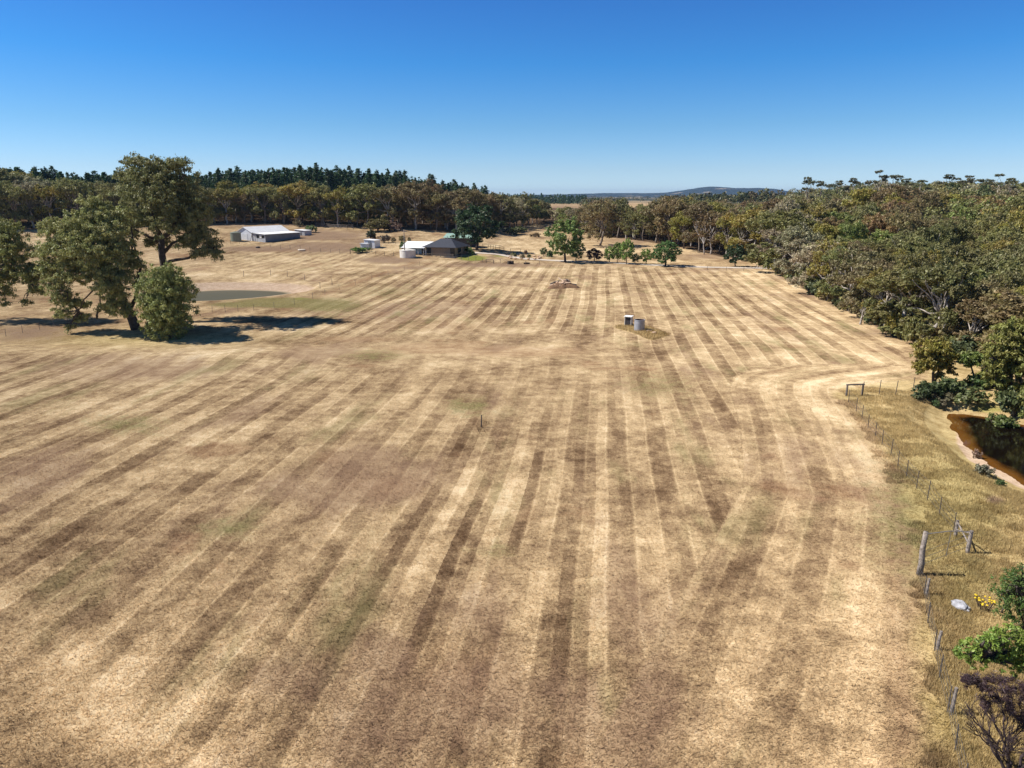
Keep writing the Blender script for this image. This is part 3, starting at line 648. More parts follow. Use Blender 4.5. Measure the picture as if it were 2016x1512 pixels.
hero_tree('gum_tree', (335, 668), [(326, 590, 46, 58, 0), (340, 620, 40, 36, 0), (308, 615, 36, 40, 0), (325, 545, 34, 26, 0), (352, 575, 28, 34, 0), (328, 650, 38, 16, 0), (300, 570, 24, 30, 0)],
    [(['base', (332, 630, 0), (328, 590, 0)], .18, .08), (['base', (345, 620, 0), (348, 590, 0)], .14, .05)], (.160, .178, .060), 'dense low bushy gum with leaves to the ground before the two big gums', 13, k=120, low=-.95, size=.20, shell=.3)
hero_tree('gum_tree', (-30, 632), [(12, 462, 30, 26, 0), (30, 490, 32, 28, -1), (0, 500, 40, 34, 0), (40, 530, 30, 26, -1), (15, 545, 34, 26, -1), (62, 548, 20, 18, -2), (72, 570, 16, 18, -2), (0, 575, 22, 20, 0), (-40, 470, 40, 40, 1), (-70, 530, 40, 40, 0), (8, 600, 8, 8, -1), (80, 540, 14, 16, -1), (-20, 440, 26, 16, 1), (52, 595, 8, 8, -2)],
    [(['base', (-25, 580, 0), (-15, 530, 0)], .6, .36), ([(-15, 530, 0), (10, 520, 0), (40, 540, -1), (60, 560, -2)], .25, .06), ([(-15, 530, 0), (5, 490, 0), (15, 465, 0)], .3, .08)],
    (.140, .150, .05), 'gum cut by the left edge of the frame with hanging leafy boughs', 14)

# ------------------------------------------------------------------ trees one can name
def named(kind, base_px, top_py, w_px, col, label, cat='tree', group=None, name=None, seed=1):
    B = at(*base_px); m = mpp(B); top = ray_y(base_px[0], top_py, B.y)
    nm = name or {'gum': 'gum_tree', 'pine': 'pine_tree', 'round': 'broadleaf_tree', 'bush': 'shrub'}[kind]
    return plant(nm, kind, B, max(.3, top.z - B.z), w_px * m, col, label, cat, group, random.Random(seed * 77 + int(base_px[0])))
TAKEN = [tuple(at(*q_)[:2]) for q_ in ((1838, 757), (1916, 762), (1992, 792), (2075, 840))]
def nm_(*a, **k): e = named(*a, **k); TAKEN.append((e.location.x, e.location.y)); return e
nm_('round', (939, 492), 405, 96, (.026, .050, .020), 'big dark green round tree standing right of the house')
nm_('gum', (1181, 484), 396, 78, BROWN, 'brown crowned gum with a bare straight trunk standing alone in the far paddock')
nm_('round', (1112, 516), 432, 74, (.105, .150, .040), 'tall loose leafy green tree at the end of the gravel loop')
nm_('round', (1134, 514), 480, 34, (.100, .150, .045), 'small green tree leaning against the right of the tall leafy tree')
nm_('round', (1070, 504), 487, 16, (.070, .100, .032), 'little round green tree just left of the tall leafy tree')
nm_('bush', (1085, 506), 493, 18, (.065, .095, .032), 'low green bush tucked under the left of the tall leafy tree', cat='shrub')
nm_('round', (1170, 515), 489, 36, (.058, .030, .030), 'purple leaved plum tree beside the driveway')
nm_('round', (1200, 517), 485, 24, (.135, .195, .042), 'young bright green tree next to the purple plum tree')
nm_('round', (1215, 518), 477, 18, (.115, .165, .04), 'thin upright green tree between two young bright trees')
nm_('round', (1233, 520), 470, 30, (.130, .190, .042), 'taller pointed bright green tree on the driveway row')
nm_('round', (1250, 519), 499, 18, (.070, .105, .045), 'small dull green tree ending the pointed tree group')
nm_('round', (1272, 520), 490, 26, (.135, .195, .042), 'light green small tree touching the dense round tree')
nm_('round', (1310, 524), 475, 62, (.060, .110, .030), 'dense deep green round tree beside the driveway')
nm_('round', (1447, 525), 482, 44, (.026, .050, .020), 'dark low headed round tree alone near the driveway end')
nm_('round', (744, 456), 431, 50, (.115, .100, .036), 'olive rounded small tree behind the garden sheds')
nm_('bush', (768, 454), 434, 46, (.135, .090, .070), 'pinkish grey twiggy bush behind the garden sheds', cat='shrub')
nm_('bush', (733, 472), 452, 26, (.030, .038, .020), 'dark bush directly behind the larger garden shed', cat='shrub')
nm_('bush', (757, 478), 462, 24, (.085, .065, .045), 'bare brown shrub to the right of the larger garden shed', cat='shrub')
nm_('bush', (710, 497), 486, 40, (.075, .125, .026), 'bright green garden bed shrub before the white garden shed', cat='shrub')
nm_('bush', (792, 490), 474, 16, (.060, .095, .030), 'small green bush at the foot of the power pole', cat='shrub')
nm_('bush', (927, 501), 485, 26, (.085, .125, .036), 'light green bush at the right corner of the house', cat='shrub')
nm_('bush', (1012, 462), 446, 54, (.065, .075, .030), 'wide olive bush in the far paddock right of the dark tree', cat='shrub')
nm_('bush', (1054, 466), 458, 22, (.12, .085, .045), 'low brown bush near the wide olive bush', cat='shrub')
nm_('bush', (607, 458), 443, 30, (.070, .105, .032), 'green bush behind the small low shed', cat='shrub')
nm_('bush', (591, 446), 432, 24, (.095, .080, .040), 'brown green bush at the belt foot behind the small low shed', cat='shrub')
nm_('bush', (1035, 501), 492, 10, (.14, .09, .06), 'small brown garden shrub behind the driveway loop', cat='shrub')
for i, (a, b, w, c) in enumerate([(1013, 505, 14, (.12, .12, .05)), (1028, 508, 12, (.16, .13, .07)), (1043, 508, 10, (.10, .11, .045))]):
    nm_('bush', (a, b), b - 8, w, c, ['leftmost dry green plant in the stone garden bed', 'pale dry plant in the middle of the stone garden bed', 'right hand green plant in the stone garden bed'][i], cat='shrub')
nm_('round', (775, 478), 467, 10, (.11, .095, .04), 'leftmost of three saplings on the fence behind the house', cat='sapling')
nm_('round', (792, 477), 464, 14, (.11, .10, .035), 'middle sapling of three on the fence behind the house', cat='sapling')
nm_('round', (806, 477), 467, 8, (.10, .095, .04), 'rightmost slim sapling of three behind the house', cat='sapling')
# round the dark pond
hero_tree('gum_tree', (1838, 757), [(1838, 684, 32, 18, 0), (1820, 700, 20, 18, 0), (1858, 702, 22, 18, 0), (1838, 708, 28, 18, 0), (1815, 718, 16, 12, .2), (1866, 718, 14, 12, 0), (1845, 722, 20, 10, -.2), (1808, 732, 8, 8, 0), (1872, 732, 8, 8, 0), (1850, 740, 8, 10, 0)],
    [(['base', (1837, 735, 0), (1838, 712, 0)], .16, .09), (['base', (1845, 738, 0), (1852, 715, 0)], .10, .05)], (.185, .160, .036), 'golden olive young gum standing out in front above the pond', 41, L=.26, per=34, k=40, size=.27)
hero_tree('gum_tree', (1916, 762), [(1912, 702, 22, 9, 0), (1932, 704, 18, 9, 0), (1898, 708, 12, 8, 0), (1925, 714, 20, 8, -.2), (1905, 718, 12, 7, 0)],
    [(['base', (1916, 735, 0), (1916, 714, 0)], .11, .06)], (.125, .160, .042), 'flat topped green gum on a thin trunk right of the golden gum', 42, L=.26, per=34, k=34, size=.28)
hero_tree('gum_tree', (1992, 792), [(1985, 662, 34, 22, 0), (2012, 650, 30, 24, 0), (1962, 690, 26, 20, 0), (1995, 695, 34, 24, -.3), (1955, 720, 22, 18, 0), (1985, 730, 32, 24, -.3), (2015, 720, 26, 28, 0), (1960, 752, 22, 16, 0), (1998, 765, 30, 18, -.2), (1972, 780, 20, 12, 0), (2025, 770, 22, 20, 0), (2040, 690, 30, 40, .4), (2035, 640, 26, 26, .4), (1945, 735, 12, 10, 0)],
    [(['base', (1990, 755, 0), (1992, 725, 0), (1990, 690, 0)], .24, .10), ([(1992, 725, 0), (2012, 700, 0), (2016, 665, 0)], .12, .05), ([(1990, 750, 0), (1968, 725, 0), (1960, 700, 0)], .11, .05)], (.165, .165, .042), 'big yellow green gum overhanging the far end of the pond', 43, L=.27, per=40, k=44, size=.27)
hero_tree('gum_tree', (2075, 840), [(2060, 720, 40, 40, 0), (2080, 770, 50, 40, 0), (2045, 790, 26, 22, 0), (2030, 815, 20, 14, 0), (2100, 700, 40, 40, 0)], [(['base', (2072, 790, 0), (2070, 740, 0)], .25, .12)], (.150, .155, .045), 'large gum half cut by the right edge above the pond', 44, L=.27, per=40, k=44, size=.27)
nm_('bush', (2000, 820), 765, 76, (.060, .075, .026), 'dark shrub at the water edge on the far right', cat='shrub')
for i, (a, b, t_, w, c, l) in enumerate([(1822, 782, 752, 66, (.045, .062, .024), 'dark green shrub under the golden gum'), (1872, 776, 742, 72, (.060, .082, .030), 'leafy shrub between the golden gum and the pond'), (1905, 792, 762, 66, (.085, .100, .036), 'pale green low shrub above the sandy pond corner'), (1925, 764, 735, 50, (.05, .085, .026), 'deep green shrub under the flat topped gum'), (1842, 802, 785, 18, (.07, .11, .04), 'small round green bush on bare ground left of the pond'), (1848, 790, 770, 60, (.095, .085, .05), 'greyish brown scrub at the foot of the dark shrub'), (1965, 845, 815, 60, (.065, .085, .022), 'rushes on the far bank of the pond'), (1955, 760, 715, 60, (.07, .10, .03), 'mid green shrub beneath the big yellow green gum')]):
    nm_('bush', (a, b), t_, w, c, l, cat='shrub')
for i, (a, b, t_, w, c, l) in enumerate([(1938, 935, 912, 40, (.12, .115, .075), 'grey tuft bush on the near pond bank'), (1970, 958, 944, 20, (.06, .10, .03), 'tiny green bush on the near pond bank'), (1922, 902, 884, 18, (.20, .14, .10), 'pink brown tuft at the pond rim')]):
    nm_('bush', (a, b), t_, w, c, l, cat='shrub')
hero_tree('shrub', (2014, 1240), [(1985, 1150, 26, 22, 0), (2010, 1135, 26, 24, 0), (1990, 1185, 28, 22, -.1), (2020, 1180, 30, 30, 0), (1975, 1210, 18, 16, 0), (2010, 1215, 30, 20, 0), (2045, 1160, 34, 34, .2), (2050, 1210, 34, 26, .1), (1968, 1165, 14, 14, 0)],
    [(['base', (2008, 1190, 0), (2000, 1150, 0)], .05, .02)], (.070, .115, .026), 'glossy deep green bush at the right edge by the yellow flowers', 37, L=.10, per=26, k=34, size=.26)

# ------------------------------------------------------------------ tree belts, forest and pines
def px_of(x, y, z):
    a, b = project(np.array([x]), np.array([y]), np.array([z])); return float(a[0]), float(b[0])
HT = ([-500, 0, 250, 420, 560, 600, 650, 700, 790, 900, 985, 1030, 1075, 1135, 1165, 1230, 1262, 1300, 1420, 1535, 1600, 1760, 1900, 2100], [17.5, 17.5, 16.5, 13.5, 13, 16, 14, 12.5, 15, 15.5, 12.5, 14, 9, 9, 13, 12.5, 11, 14.5, 13.5, 12.5, 11, 9.5, 9.0, 9.0])
def pick_col(px, d, off, r):
    if px < 230: L = [OLIVE, OLIVE, GREY, GOLD, OLIVE]
    elif px < 650: L = [OLIVE, GOLD, OLIVE, GOLD, BROWN, OLIVE]
    elif px < 765: L = [GREEN, GOLD, OLIVE, GREEN]
    elif px < 1000: L = [BROWN, RUST, BROWN, OLIVE, BROWN]
    elif px < 1150: L = [OLIVE, GREY, BROWN, OLIVE, GREEN]
    elif px < 1490: L = [BROWN, OLIVE, RUST, BROWN, GOLD, OLIVE]
    elif px < 1600 and d < 215: L = [GREY, GREY, OLIVE, GOLD]
    elif d < 170: L = [OLIVE, OLIVE, GOLD, OLIVE, BROWN, OLIVE]
    elif d < 290: L = [BROWN, OLIVE, GOLD, RUST, GREEN, OLIVE]
    else: L = [OLIVE, BROWN, GREY, OLIVE, DARK]
    return r.choice(L)
def scatter():
    r = random.Random(21); g = np.random.default_rng(5); pts = []; cell = {}
    N = 60000; t = g.uniform(-.98, 1.12, N); q = g.random(N)
    dep = np.interp(t, [-1, -.05, .0, .10, .16, .3, .38, .5, 1.2], [50, 50, 34, 30, 60, 150, 260, 340, 340])
    e = np.interp(t, _et, _ed); order = np.argsort(q)                      # front trees first
    for i in order:
        d = e[i] + q[i] * dep[i] if i % 4 else e[i] + q[i] * 14
        a = math.atan(t[i]); x, y = d * math.sin(a), d * math.cos(a)
        px = 1008 + FPX * t[i] * .98; h = float(np.interp(px, *HT)) * r.uniform(.76, 1.16)
        if t[i] > .36: h *= 1 + .35 * min(1, max(0, (d - e[i]) / 120))
        if t[i] > .34 and d > 250: h *= .80
        if 1068 < px < 1140 and d - e[i] > 6: continue
        w = h * r.uniform(.66, 1.0) if t[i] < .3 else h * r.uniform(.62, 1.2)
        s = w * (.60 if t[i] < .3 else .70); key = (int(x // 8), int(y // 8)); ok = True
        for ix in (-1, 0, 1):
            for iy in (-1, 0, 1):
                for (X, Y, S) in cell.get((key[0] + ix, key[1] + iy), ()):
                    if (X - x) ** 2 + (Y - y) ** 2 < ((S + s) * .5) ** 2: ok = False
        for (X, Y) in TAKEN:
            if (X - x) ** 2 + (Y - y) ** 2 < 9: ok = False
        if not ok or (float(poly_sd(np.array([x]), np.array([y]), RPOND)[0]) > -4): continue
        cell.setdefault(key, []).append((x, y, s)); pts.append((x, y, d, d - e[i], px, h, w))
    return pts
TREES = scatter()
ORD = ['first', 'second', 'third', 'fourth', 'fifth', 'sixth', 'seventh', 'eighth', 'ninth', 'tenth', 'eleventh', 'twelfth', 'thirteenth', 'fourteenth', 'fifteenth', 'sixteenth', 'seventeenth', 'eighteenth', 'nineteenth', 'twentieth']
MARKS = [(30, 'the gum at the frame edge'), (260, 'the two big gums'), (520, 'the white farm shed'), (720, 'the garden sheds'), (865, 'the house'), (938, 'the dark round tree'), (1112, 'the tall leafy driveway tree'), (1246, 'the white dead tree'), (1310, 'the dense round tree'), (1447, 'the dark low headed tree')]
def place_forest():
    r = random.Random(33); vis = []
    for T_ in TREES:
        x, y, d, off, px, h, w = T_; z = hz(x, y); p2 = px_of(x, y, z + h * .6)
        inside = -40 < p2[0] < 2056
        vis.append((inside, (h / d) * (1.0 if off < 16 else .6 if off < 40 else .45), T_, z))
    ind = sorted([v for v in vis if v[0]], key=lambda v: -v[1])[:290]; ids = {id(v[2]) for v in ind}
    rest = [v for v in vis if id(v[2]) not in ids]
    front, inner = [], []
    for v in ind: (front if v[2][3] < 9 else inner).append(v)
    belt = [v for v in front if v[2][4] < 1500]; edge = sorted([v for v in front if v[2][4] >= 1500], key=lambda v: v[2][2])
    cnt = {}
    for v in sorted(belt, key=lambda v: v[2][4]):
        x, y, d, off, px, h, w = v[2]; c = pick_col(px, d, off, r); mk = min(MARKS, key=lambda k: abs(k[0] - px)); side = 'right' if px > mk[0] else 'left'
        cnt.setdefault((mk, side), []).append((abs(px - mk[0]), v, c))
    for (mk, side), L in cnt.items():
        for k, (_, v, c) in enumerate(sorted(L, key=lambda q: q[0])):
            x, y, d, off, px, h, w = v[2]
            plant('gum_tree', 'gum', (x, y, v[3]), h, w, jit(c, r), '%s front row belt gum, %s %s of %s' % (CNAME[c], ORD[k], side, mk[1]), 'tree', 'gum trees in the front row of the far belt', r)
    for k, v in enumerate(edge):
        x, y, d, off, px, h, w = v[2]; c = pick_col(px, d, off, r)
        where = '%s back from the dark pond' % ORD[k] if k < 20 else '%s from the driveway end' % ORD[min(19, len(edge) - 1 - k)]
        plant('gum_tree', 'gum', (x, y, v[3]), h, w, jit(c, r), '%s gum on the right forest front edge, %s' % (CNAME[c], where), 'tree', 'gum trees along the front edge of the right hand forest', r)
    for v in inner:
        x, y, d, off, px, h, w = v[2]; c = pick_col(px, d, off, r)
        if px < 1000: zone, gr = 'behind the front row of the left hand belt', 'gums deeper in the left hand belt'
        elif px < 1500: zone, gr = 'in the middle belt behind the paddock', 'gums deeper in the middle belt'
        else: zone, gr = 'among the crowns of the right hand forest', 'gums inside the right hand forest'
        plant('gum_tree', 'gum', (x, y, v[3]), h, w, jit(c, r), '%s gum crown %s' % (CNAME[c], zone), 'tree', gr + ', ' + CNAME[c], r)
    crowd('woodland', [(x_[0], x_[1], v[3], x_[5], x_[6], jit(pick_col(x_[4], x_[2], x_[3], r), r)) for v in rest for x_ in [v[2]]], 70, 10, .72, 'mixed olive and brown gum woodland covering the hillside beyond the nearer trees')
def crowd(name, items, k, per, L, label, seed=9, shape='gum'):
    g = np.random.default_rng(seed); VV, FF, CV, CH, TT = [], [], [], [], []; base = 0
    for (x, y, z, h, w, col) in items:
        if shape == 'gum':
            n = k; a = g.uniform(0, 6.28, n); q = np.sqrt(g.random(n)) * w * .5
            zz = z + h * (.88 - .38 * (q / (w * .5)) ** 2 - .30 * g.random(n) ** 2)
            Cs = np.stack([x + np.cos(a) * q, y + np.sin(a) * q, zz], 1); s = w * .13
        else:
            n = k; u = g.random(n) ** 1.3; a = g.uniform(0, 6.28, n); q = (1 - u) ** .8 * w * .5 * g.uniform(.6, 1, n)
            Cs = np.stack([x + np.cos(a) * q, y + np.sin(a) * q, z + h * (.15 + .85 * u)], 1); s = w * .14
        V, F, idx = leaves(g, Cs, np.tile(np.array([[s, s, s * .7]]), (n, 1)), per, L * (.6 + .4 * h / 12), L * .6)
        VV.append(V); FF.append(F + base); base += len(V); CV.append(g.random(n)[idx] * .55 + np.repeat(g.random(len(F)), 4) * .45); CH.append(g.random(n)[idx]); TT.append(np.tile(np.array(col), (len(V), 1)))
    if not VV: return
    o = link(name, np_mesh(name, np.concatenate(VV), np.concatenate(FF), M['leaf_stuff'], {'cv': np.concatenate(CV), 'ch': np.concatenate(CH), 'tint': np.concatenate(TT)}))
    tag(o, label, 'woodland', kind='stuff')
place_forest()
PTOP = ([-150, 0, 60, 140, 250, 400, 480, 560, 620, 700, 800, 870, 940, 985], [336, 334, 330, 340, 342, 342, 335, 333, 329, 334, 344, 354, 370, 382])
def place_pines():
    r = random.Random(44); n = 0; extra = []
    for row, d in enumerate((352, 372, 396)):
        px = -60 + row * 4
        while px < 990 - row * 14:
            t = T(px) * 1.0; a = math.atan(t / math.cos(PITCH) * .97); dd = d + r.uniform(-7, 7); x, y = dd * math.sin(a), dd * math.cos(a); z = hz(x, y)
            sx, _ = px_of(x, y, z + 15)
            top = ray_y(sx, float(np.interp(sx, *PTOP)) + r.uniform(-9, 18) + (6 if row == 0 else 0), y).z; h = max(8, top - z); w = h * r.uniform(.30, .42)
            edge = sx > 830 and row == 0
            lab = 'dark green pine in the plantation rising behind the gum belt'
            if edge: lab = 'dark pine standing out at the right hand end of the plantation skyline'
            if n < 290: plant('pine_tree', 'pine', (x, y, z), h, w, jit(PINEC, r, .25), lab, 'pine', 'pines at the right end of the plantation' if edge else 'pines in the plantation', r); n += 1
            px += r.uniform(7, 12) * (1 + .2 * row)
def pine_mass():
    r = random.Random(46); extra = []
    for k in range(800):
        d = r.uniform(366, 450); sx = r.uniform(-140, 985); a = math.atan(T(sx) / math.cos(PITCH) * .97); x, y = d * math.sin(a), d * math.cos(a); z = hz(x, y)
        top = ray_y(px_of(x, y, z + 15)[0], float(np.interp(sx, *PTOP)) + r.uniform(0, 18), y).z; h = max(8, top - z); extra.append((x, y, z, h, h * r.uniform(.26, .36), jit(PINEC, r, .25)))
    crowd('pine_plantation', extra, 46, 10, .8, 'dark solid mass of pine plantation behind its front rows', 14, 'pine')
place_pines(); pine_mass()
def ridge():
    r = random.Random(47)
    L = [(1567, 350, 'lone thin umbrella gum left of the forest ridge'), (1592, 358, 'thin umbrella gum second from the left on the ridge skyline'), (1625, 357, 'hazy umbrella gum beside the left end of the ridge'), (1652, 352, 'umbrella gum left of the tallest one on the ridge skyline'), (1700, 337, 'tallest umbrella gum standing on the forest ridge skyline'), (1728, 346, 'umbrella gum right of the tallest on the ridge'), (1756, 353, 'small umbrella gum on a dip of the ridge skyline'), (1783, 356, 'low umbrella gum in the ridge dip'), (1832, 345, 'left umbrella gum of the middle ridge pair'), (1866, 347, 'right umbrella gum of the middle ridge pair'), (1896, 354, 'umbrella gum between two ridge pairs on the skyline'), (1926, 344, 'umbrella gum on the right ridge top'), (1950, 352, 'slender umbrella gum near the right of the ridge'), (1996, 346, 'umbrella gum on the ridge at the right frame edge')]
    for sx, ty, lab in L:
        d = r.uniform(285, 330); a = math.atan(T(sx) / math.cos(PITCH) * .97); x, y = d * math.sin(a), d * math.cos(a); z = hz(x, y); sx2 = px_of(x, y, z + 14)[0]; h = ray_y(sx2, ty - 2, y).z - z
        plant('gum_tree', 'tall', (x, y, z), h, r.uniform(7, 10), jit((.085, .088, .045), r), lab, 'tree', 'umbrella gums on the ridge', r)
ridge()
def undergrowth():
    r = random.Random(48); k = 0
    for q in np.linspace(0, 1, 62):
        px = 1490 + 520 * q; t = T(px) / math.cos(PITCH) * .97; d = float(np.interp(t, _et, _ed)) + r.uniform(-1.5, 4); a = math.atan(t); x, y = d * math.sin(a), d * math.cos(a)
        if poly_sd(np.array([x]), np.array([y]), RPOND)[0] > -5: continue
        c = r.choice([OLIVE, BROWN, DARK, OLIVE, GOLD]); plant('shrub', 'bush', (x, y, hz(x, y)), r.uniform(1.8, 3.6), r.uniform(3.2, 5.5), jit(c, r), '%s undergrowth shrub along the foot of the right hand forest' % CNAME[c], 'shrub', 'undergrowth shrubs along the forest foot, ' + CNAME[c], r)
undergrowth()
def far_woods():
    g = np.random.default_rng(77); r = random.Random(78); it = []
    while len(it) < 2600:
        t = g.uniform(-.9, 1.0); d = 560 * (7.5 ** g.random()); a = math.atan(t); x, y = d * math.sin(a), d * math.cos(a)
        f = float(fbm(np.array([x / 260]), np.array([y / 260]), 31, 3)[0]); sp = 1008 + FPX * t
        if f < .5 + (.06 if 1060 < sp < 1320 and d < 1500 else 0): continue
        if sp < 960 and d < 800: continue
        if d < 1700 and (1062 < sp < 1142 or 1228 < sp < 1290): continue
        h = g.uniform(9, 15); it.append((x, y, hz(x, y), h, h * .95, tuple(q_ * .62 for q_ in jit(r.choice([OLIVE, BROWN, DARK, OLIVE]), r))))
    crowd('distant_woodland', it, 14, 5, 2.2, 'bands of distant bush on the plain below the horizon', 12)
    pl = []
    for k in range(520):
        sp = r.uniform(900, 1150); d = r.uniform(1150, 1450); a = math.atan((sp - 1008) / FPX); x, y = d * math.sin(a), d * math.cos(a); h = r.uniform(12, 18); pl.append((x, y, hz(x, y), h, h * .4, jit(PINEC, r)))
    crowd('distant_pine_plantation', pl, 14, 5, 2.0, 'dark far pine plantation in a straight line on the horizon', 13, 'pine')
far_woods()
def hills():
    m, t, out = new_mat('bush covered hills'); g = NG(t); pos = g.n('ShaderNodeNewGeometry').outputs['Position']
    c = g.mix(g.sm(g.noise(pos, .004, 5, .65), .60, .66), (.026, .036, .032), (.30, .25, .18)); d = g.n('ShaderNodeBsdfDiffuse'); g.l(c, d.inputs[0]); g.l(d.outputs[0], out.inputs[0])
    n, k = 240, 40; az = np.radians(np.linspace(-8, 27, n)); rr = np.linspace(5200, 9600, k); A, RR = np.meshgrid(az, rr); x, y = np.sin(A) * RR, np.cos(A) * RR
    px = 1008 + FPX * np.tan(A)
    ridge = 78 * np.exp(-((px - 1385) / 62) ** 2) + 74 * np.exp(-((px - 1490) / 62) ** 2) + 22 * np.exp(-((px - 1270) / 130) ** 2) + 16 * np.exp(-((px - 1120) / 160) ** 2) + 18
    z = ridge * np.exp(-((RR - 7600) / 900) ** 2) * (.85 + .3 * fbm(x / 260, y / 260, 8, 4)) - 12
    V = np.stack([x, y, z], -1).reshape(-1, 3); i = np.arange(k - 1)[:, None] * n; j = np.arange(n - 1)[None, :]; F = np.stack([i + j, i + n + j, i + n + j + 1, i + j + 1], -1).reshape(-1, 4)[:, ::-1]
    tag(link('hills', np_mesh('hills', V, F, m, None, True)), 'low blue bush covered hills on the horizon', 'hills', kind='structure')
hills()

# ------------------------------------------------------------------ dead trees
def dead_tree(px, base_py, top_py, dist, mat, label, seed, spread=.5, forks=4, r0=.16, lean=0, depth=3):
    r = random.Random(seed)
    if dist: a = math.atan(T(px) / math.cos(PITCH) * .97); B = Vector((dist * math.sin(a), dist * math.cos(a), 0)); B.z = hz(B.x, B.y)
    else: B = at(px, base_py)
    Hh = ray_y(px, top_py, B.y).z - B.z; e = empty('dead_tree', B - Vector((0, 0, .1))); tag(e, label, 'dead tree', 'pale bare limbs among the crowns' if 'among' in label else 'bleached dead trees')
    tr, br = MB(), MB()
    def grow(mb, p, d, L, rad, lv):
        q = p + d * L; limb(mb, r, p, q, rad, rad * .55, 4, .06, 5)
        if lv == 0: return
        for k in range(2 if lv < depth else forks):
            nd = (d + Vector((r.uniform(-1, 1), r.uniform(-1, 1), r.uniform(-.1, .5))) * spread).normalized(); grow(br, p.lerp(q, r.uniform(.55, 1)), nd, L * r.uniform(.6, .85), rad * .55, lv - 1)
    grow(tr, Vector((0, 0, 0)), Vector((lean, 0, 1)).normalized(), Hh * .40, r0, depth)
    tr.build('trunk', M[mat], e, True); br.build('branch', M[mat], e, True)
dead_tree(1247, 471, 424, None, 'deadwood', 'white bare forked dead tree standing before the middle belt', 3, .42, 6, .30)
dead_tree(1763, 0, 462, 158, 'deadwood', 'grey fan shaped dead tree rising from the forest canopy', 5, .55, 6, .2)
dead_tree(1808, 0, 492, 146, 'deadwood', 'pale broken dead trunk just right of the fan shaped dead tree', 6, .35, 3, .18)
dead_tree(1846, 690, 612, None, 'deadwood', 'white bare limbed dead gum at the forest edge behind the golden gum', 8, .7, 4, .22)
dead_tree(1555, 548, 505, None, 'bark_pale', 'pale forked trunk at the forest corner by the driveway end', 9, .6, 4, .28)
for k_, (a_, b_, d_) in enumerate([(1690, 520, 150), (1650, 470, 175), (1722, 452, 190), (1855, 560, 118), (1900, 500, 140), (1935, 545, 122), (1985, 530, 128), (1948, 470, 165), (1810, 430, 215), (1600, 455, 180), (1700, 600, 112), (1770, 610, 106), (1905, 615, 98), (1570, 480, 172), (1440, 440, 212), (1380, 430, 225), (1500, 455, 195), (880, 408, 285), (790, 420, 292), (700, 415, 290)]):
    dead_tree(a_, 0, b_, d_, 'deadwood' if k_ % 2 else 'bark_pale', 'pale bare limbs showing among the gum crowns', 60 + k_, .55, 4, .20, .15 * (k_ % 3 - 1))
def thicket():
    B = at(1988, 1530); r = random.Random(5); e = empty('bare_shrub', B - Vector((0, 0, .05))); tag(e, 'leafless purple brown shrub with dense dark twigs in the bottom right corner', 'shrub')
    st, tw = MB(), MB(); m = mpp(B)
    def grow(p, d, L, rad, lv):
        q = p + d * L; limb(st if lv > 1 else tw, r, p, q, rad, rad * .6, 3, .10, 5)
        if lv == 0: return
        for k in range(3 if lv > 1 else 5):
            nd = (d * 1.0 + Vector((r.uniform(-1, 1), r.uniform(-1, 1), r.uniform(-.15, .45))) * .62).normalized(); grow(p.lerp(q, r.uniform(.45, 1)), nd, L * r.uniform(.55, .8), rad * .58, lv - 1)
    for k in range(5): a = k * 1.3; grow(Vector((math.cos(a) * .12, math.sin(a) * .12, 0)), Vector((math.cos(a) * .35 - .1, math.sin(a) * .35, 1)).normalized(), 1.15, .06, 5)
    st.build('stem', M['twig'], e, True); tw.build('twigs', M['twig'], e)
    g = np.random.default_rng(6); bl = [(tuple(ray_y(a, b, B.y + d_) - e.location), (rx * m, rx * m, ry * m)) for a, b, rx, ry, d_ in [(1925, 1345, 26, 10, .1), (1960, 1352, 30, 18, 0), (1995, 1360, 30, 26, .1), (2030, 1365, 30, 30, 0), (1960, 1385, 30, 14, .2), (2000, 1400, 30, 20, .2), (2035, 1420, 26, 24, .1), (1905, 1338, 12, 6, 0)]]
    Cs, Rs = clumps_of(g, bl, 30, .30, -.9); V, F, idx = leaves(g, Cs, Rs, 34, .14, .018, up=.1, droop=-.2)
    c = link('dry_crown', np_mesh('dry_crown', V, F, M['leaf'], {'cv': g.random(len(Cs))[idx], 'ch': g.random(len(Cs))[idx]}), e); c.color = (.050, .030, .034, 1)
thicket()
hero_tree('broadleaf_tree', (2075, 1430), [(1912, 1280, 26, 18, 0), (1945, 1262, 30, 18, -.2), (1985, 1252, 30, 16, 0), (1960, 1285, 36, 20, .1), (1995, 1275, 36, 22, .1), (1925, 1300, 22, 12, -.1), (1975, 1305, 32, 14, -.2), (2010, 1300, 30, 20, 0), (2025, 1262, 30, 22, .2), (2060, 1290, 40, 30, .1), (2030, 1320, 30, 18, .1), (1890, 1292, 12, 8, 0)],
    [(['base', (2070, 1370, 0), (2040, 1320, 0)], .08, .05), ([(2040, 1320, 0), (1980, 1300, 0), (1930, 1290, 0)], .045, .015)], (.135, .190, .034), 'light green leafy tree top leaning in at the right edge below the deep green bush', 31, L=.11, per=30, k=34, size=.26, bark='bark_dark')

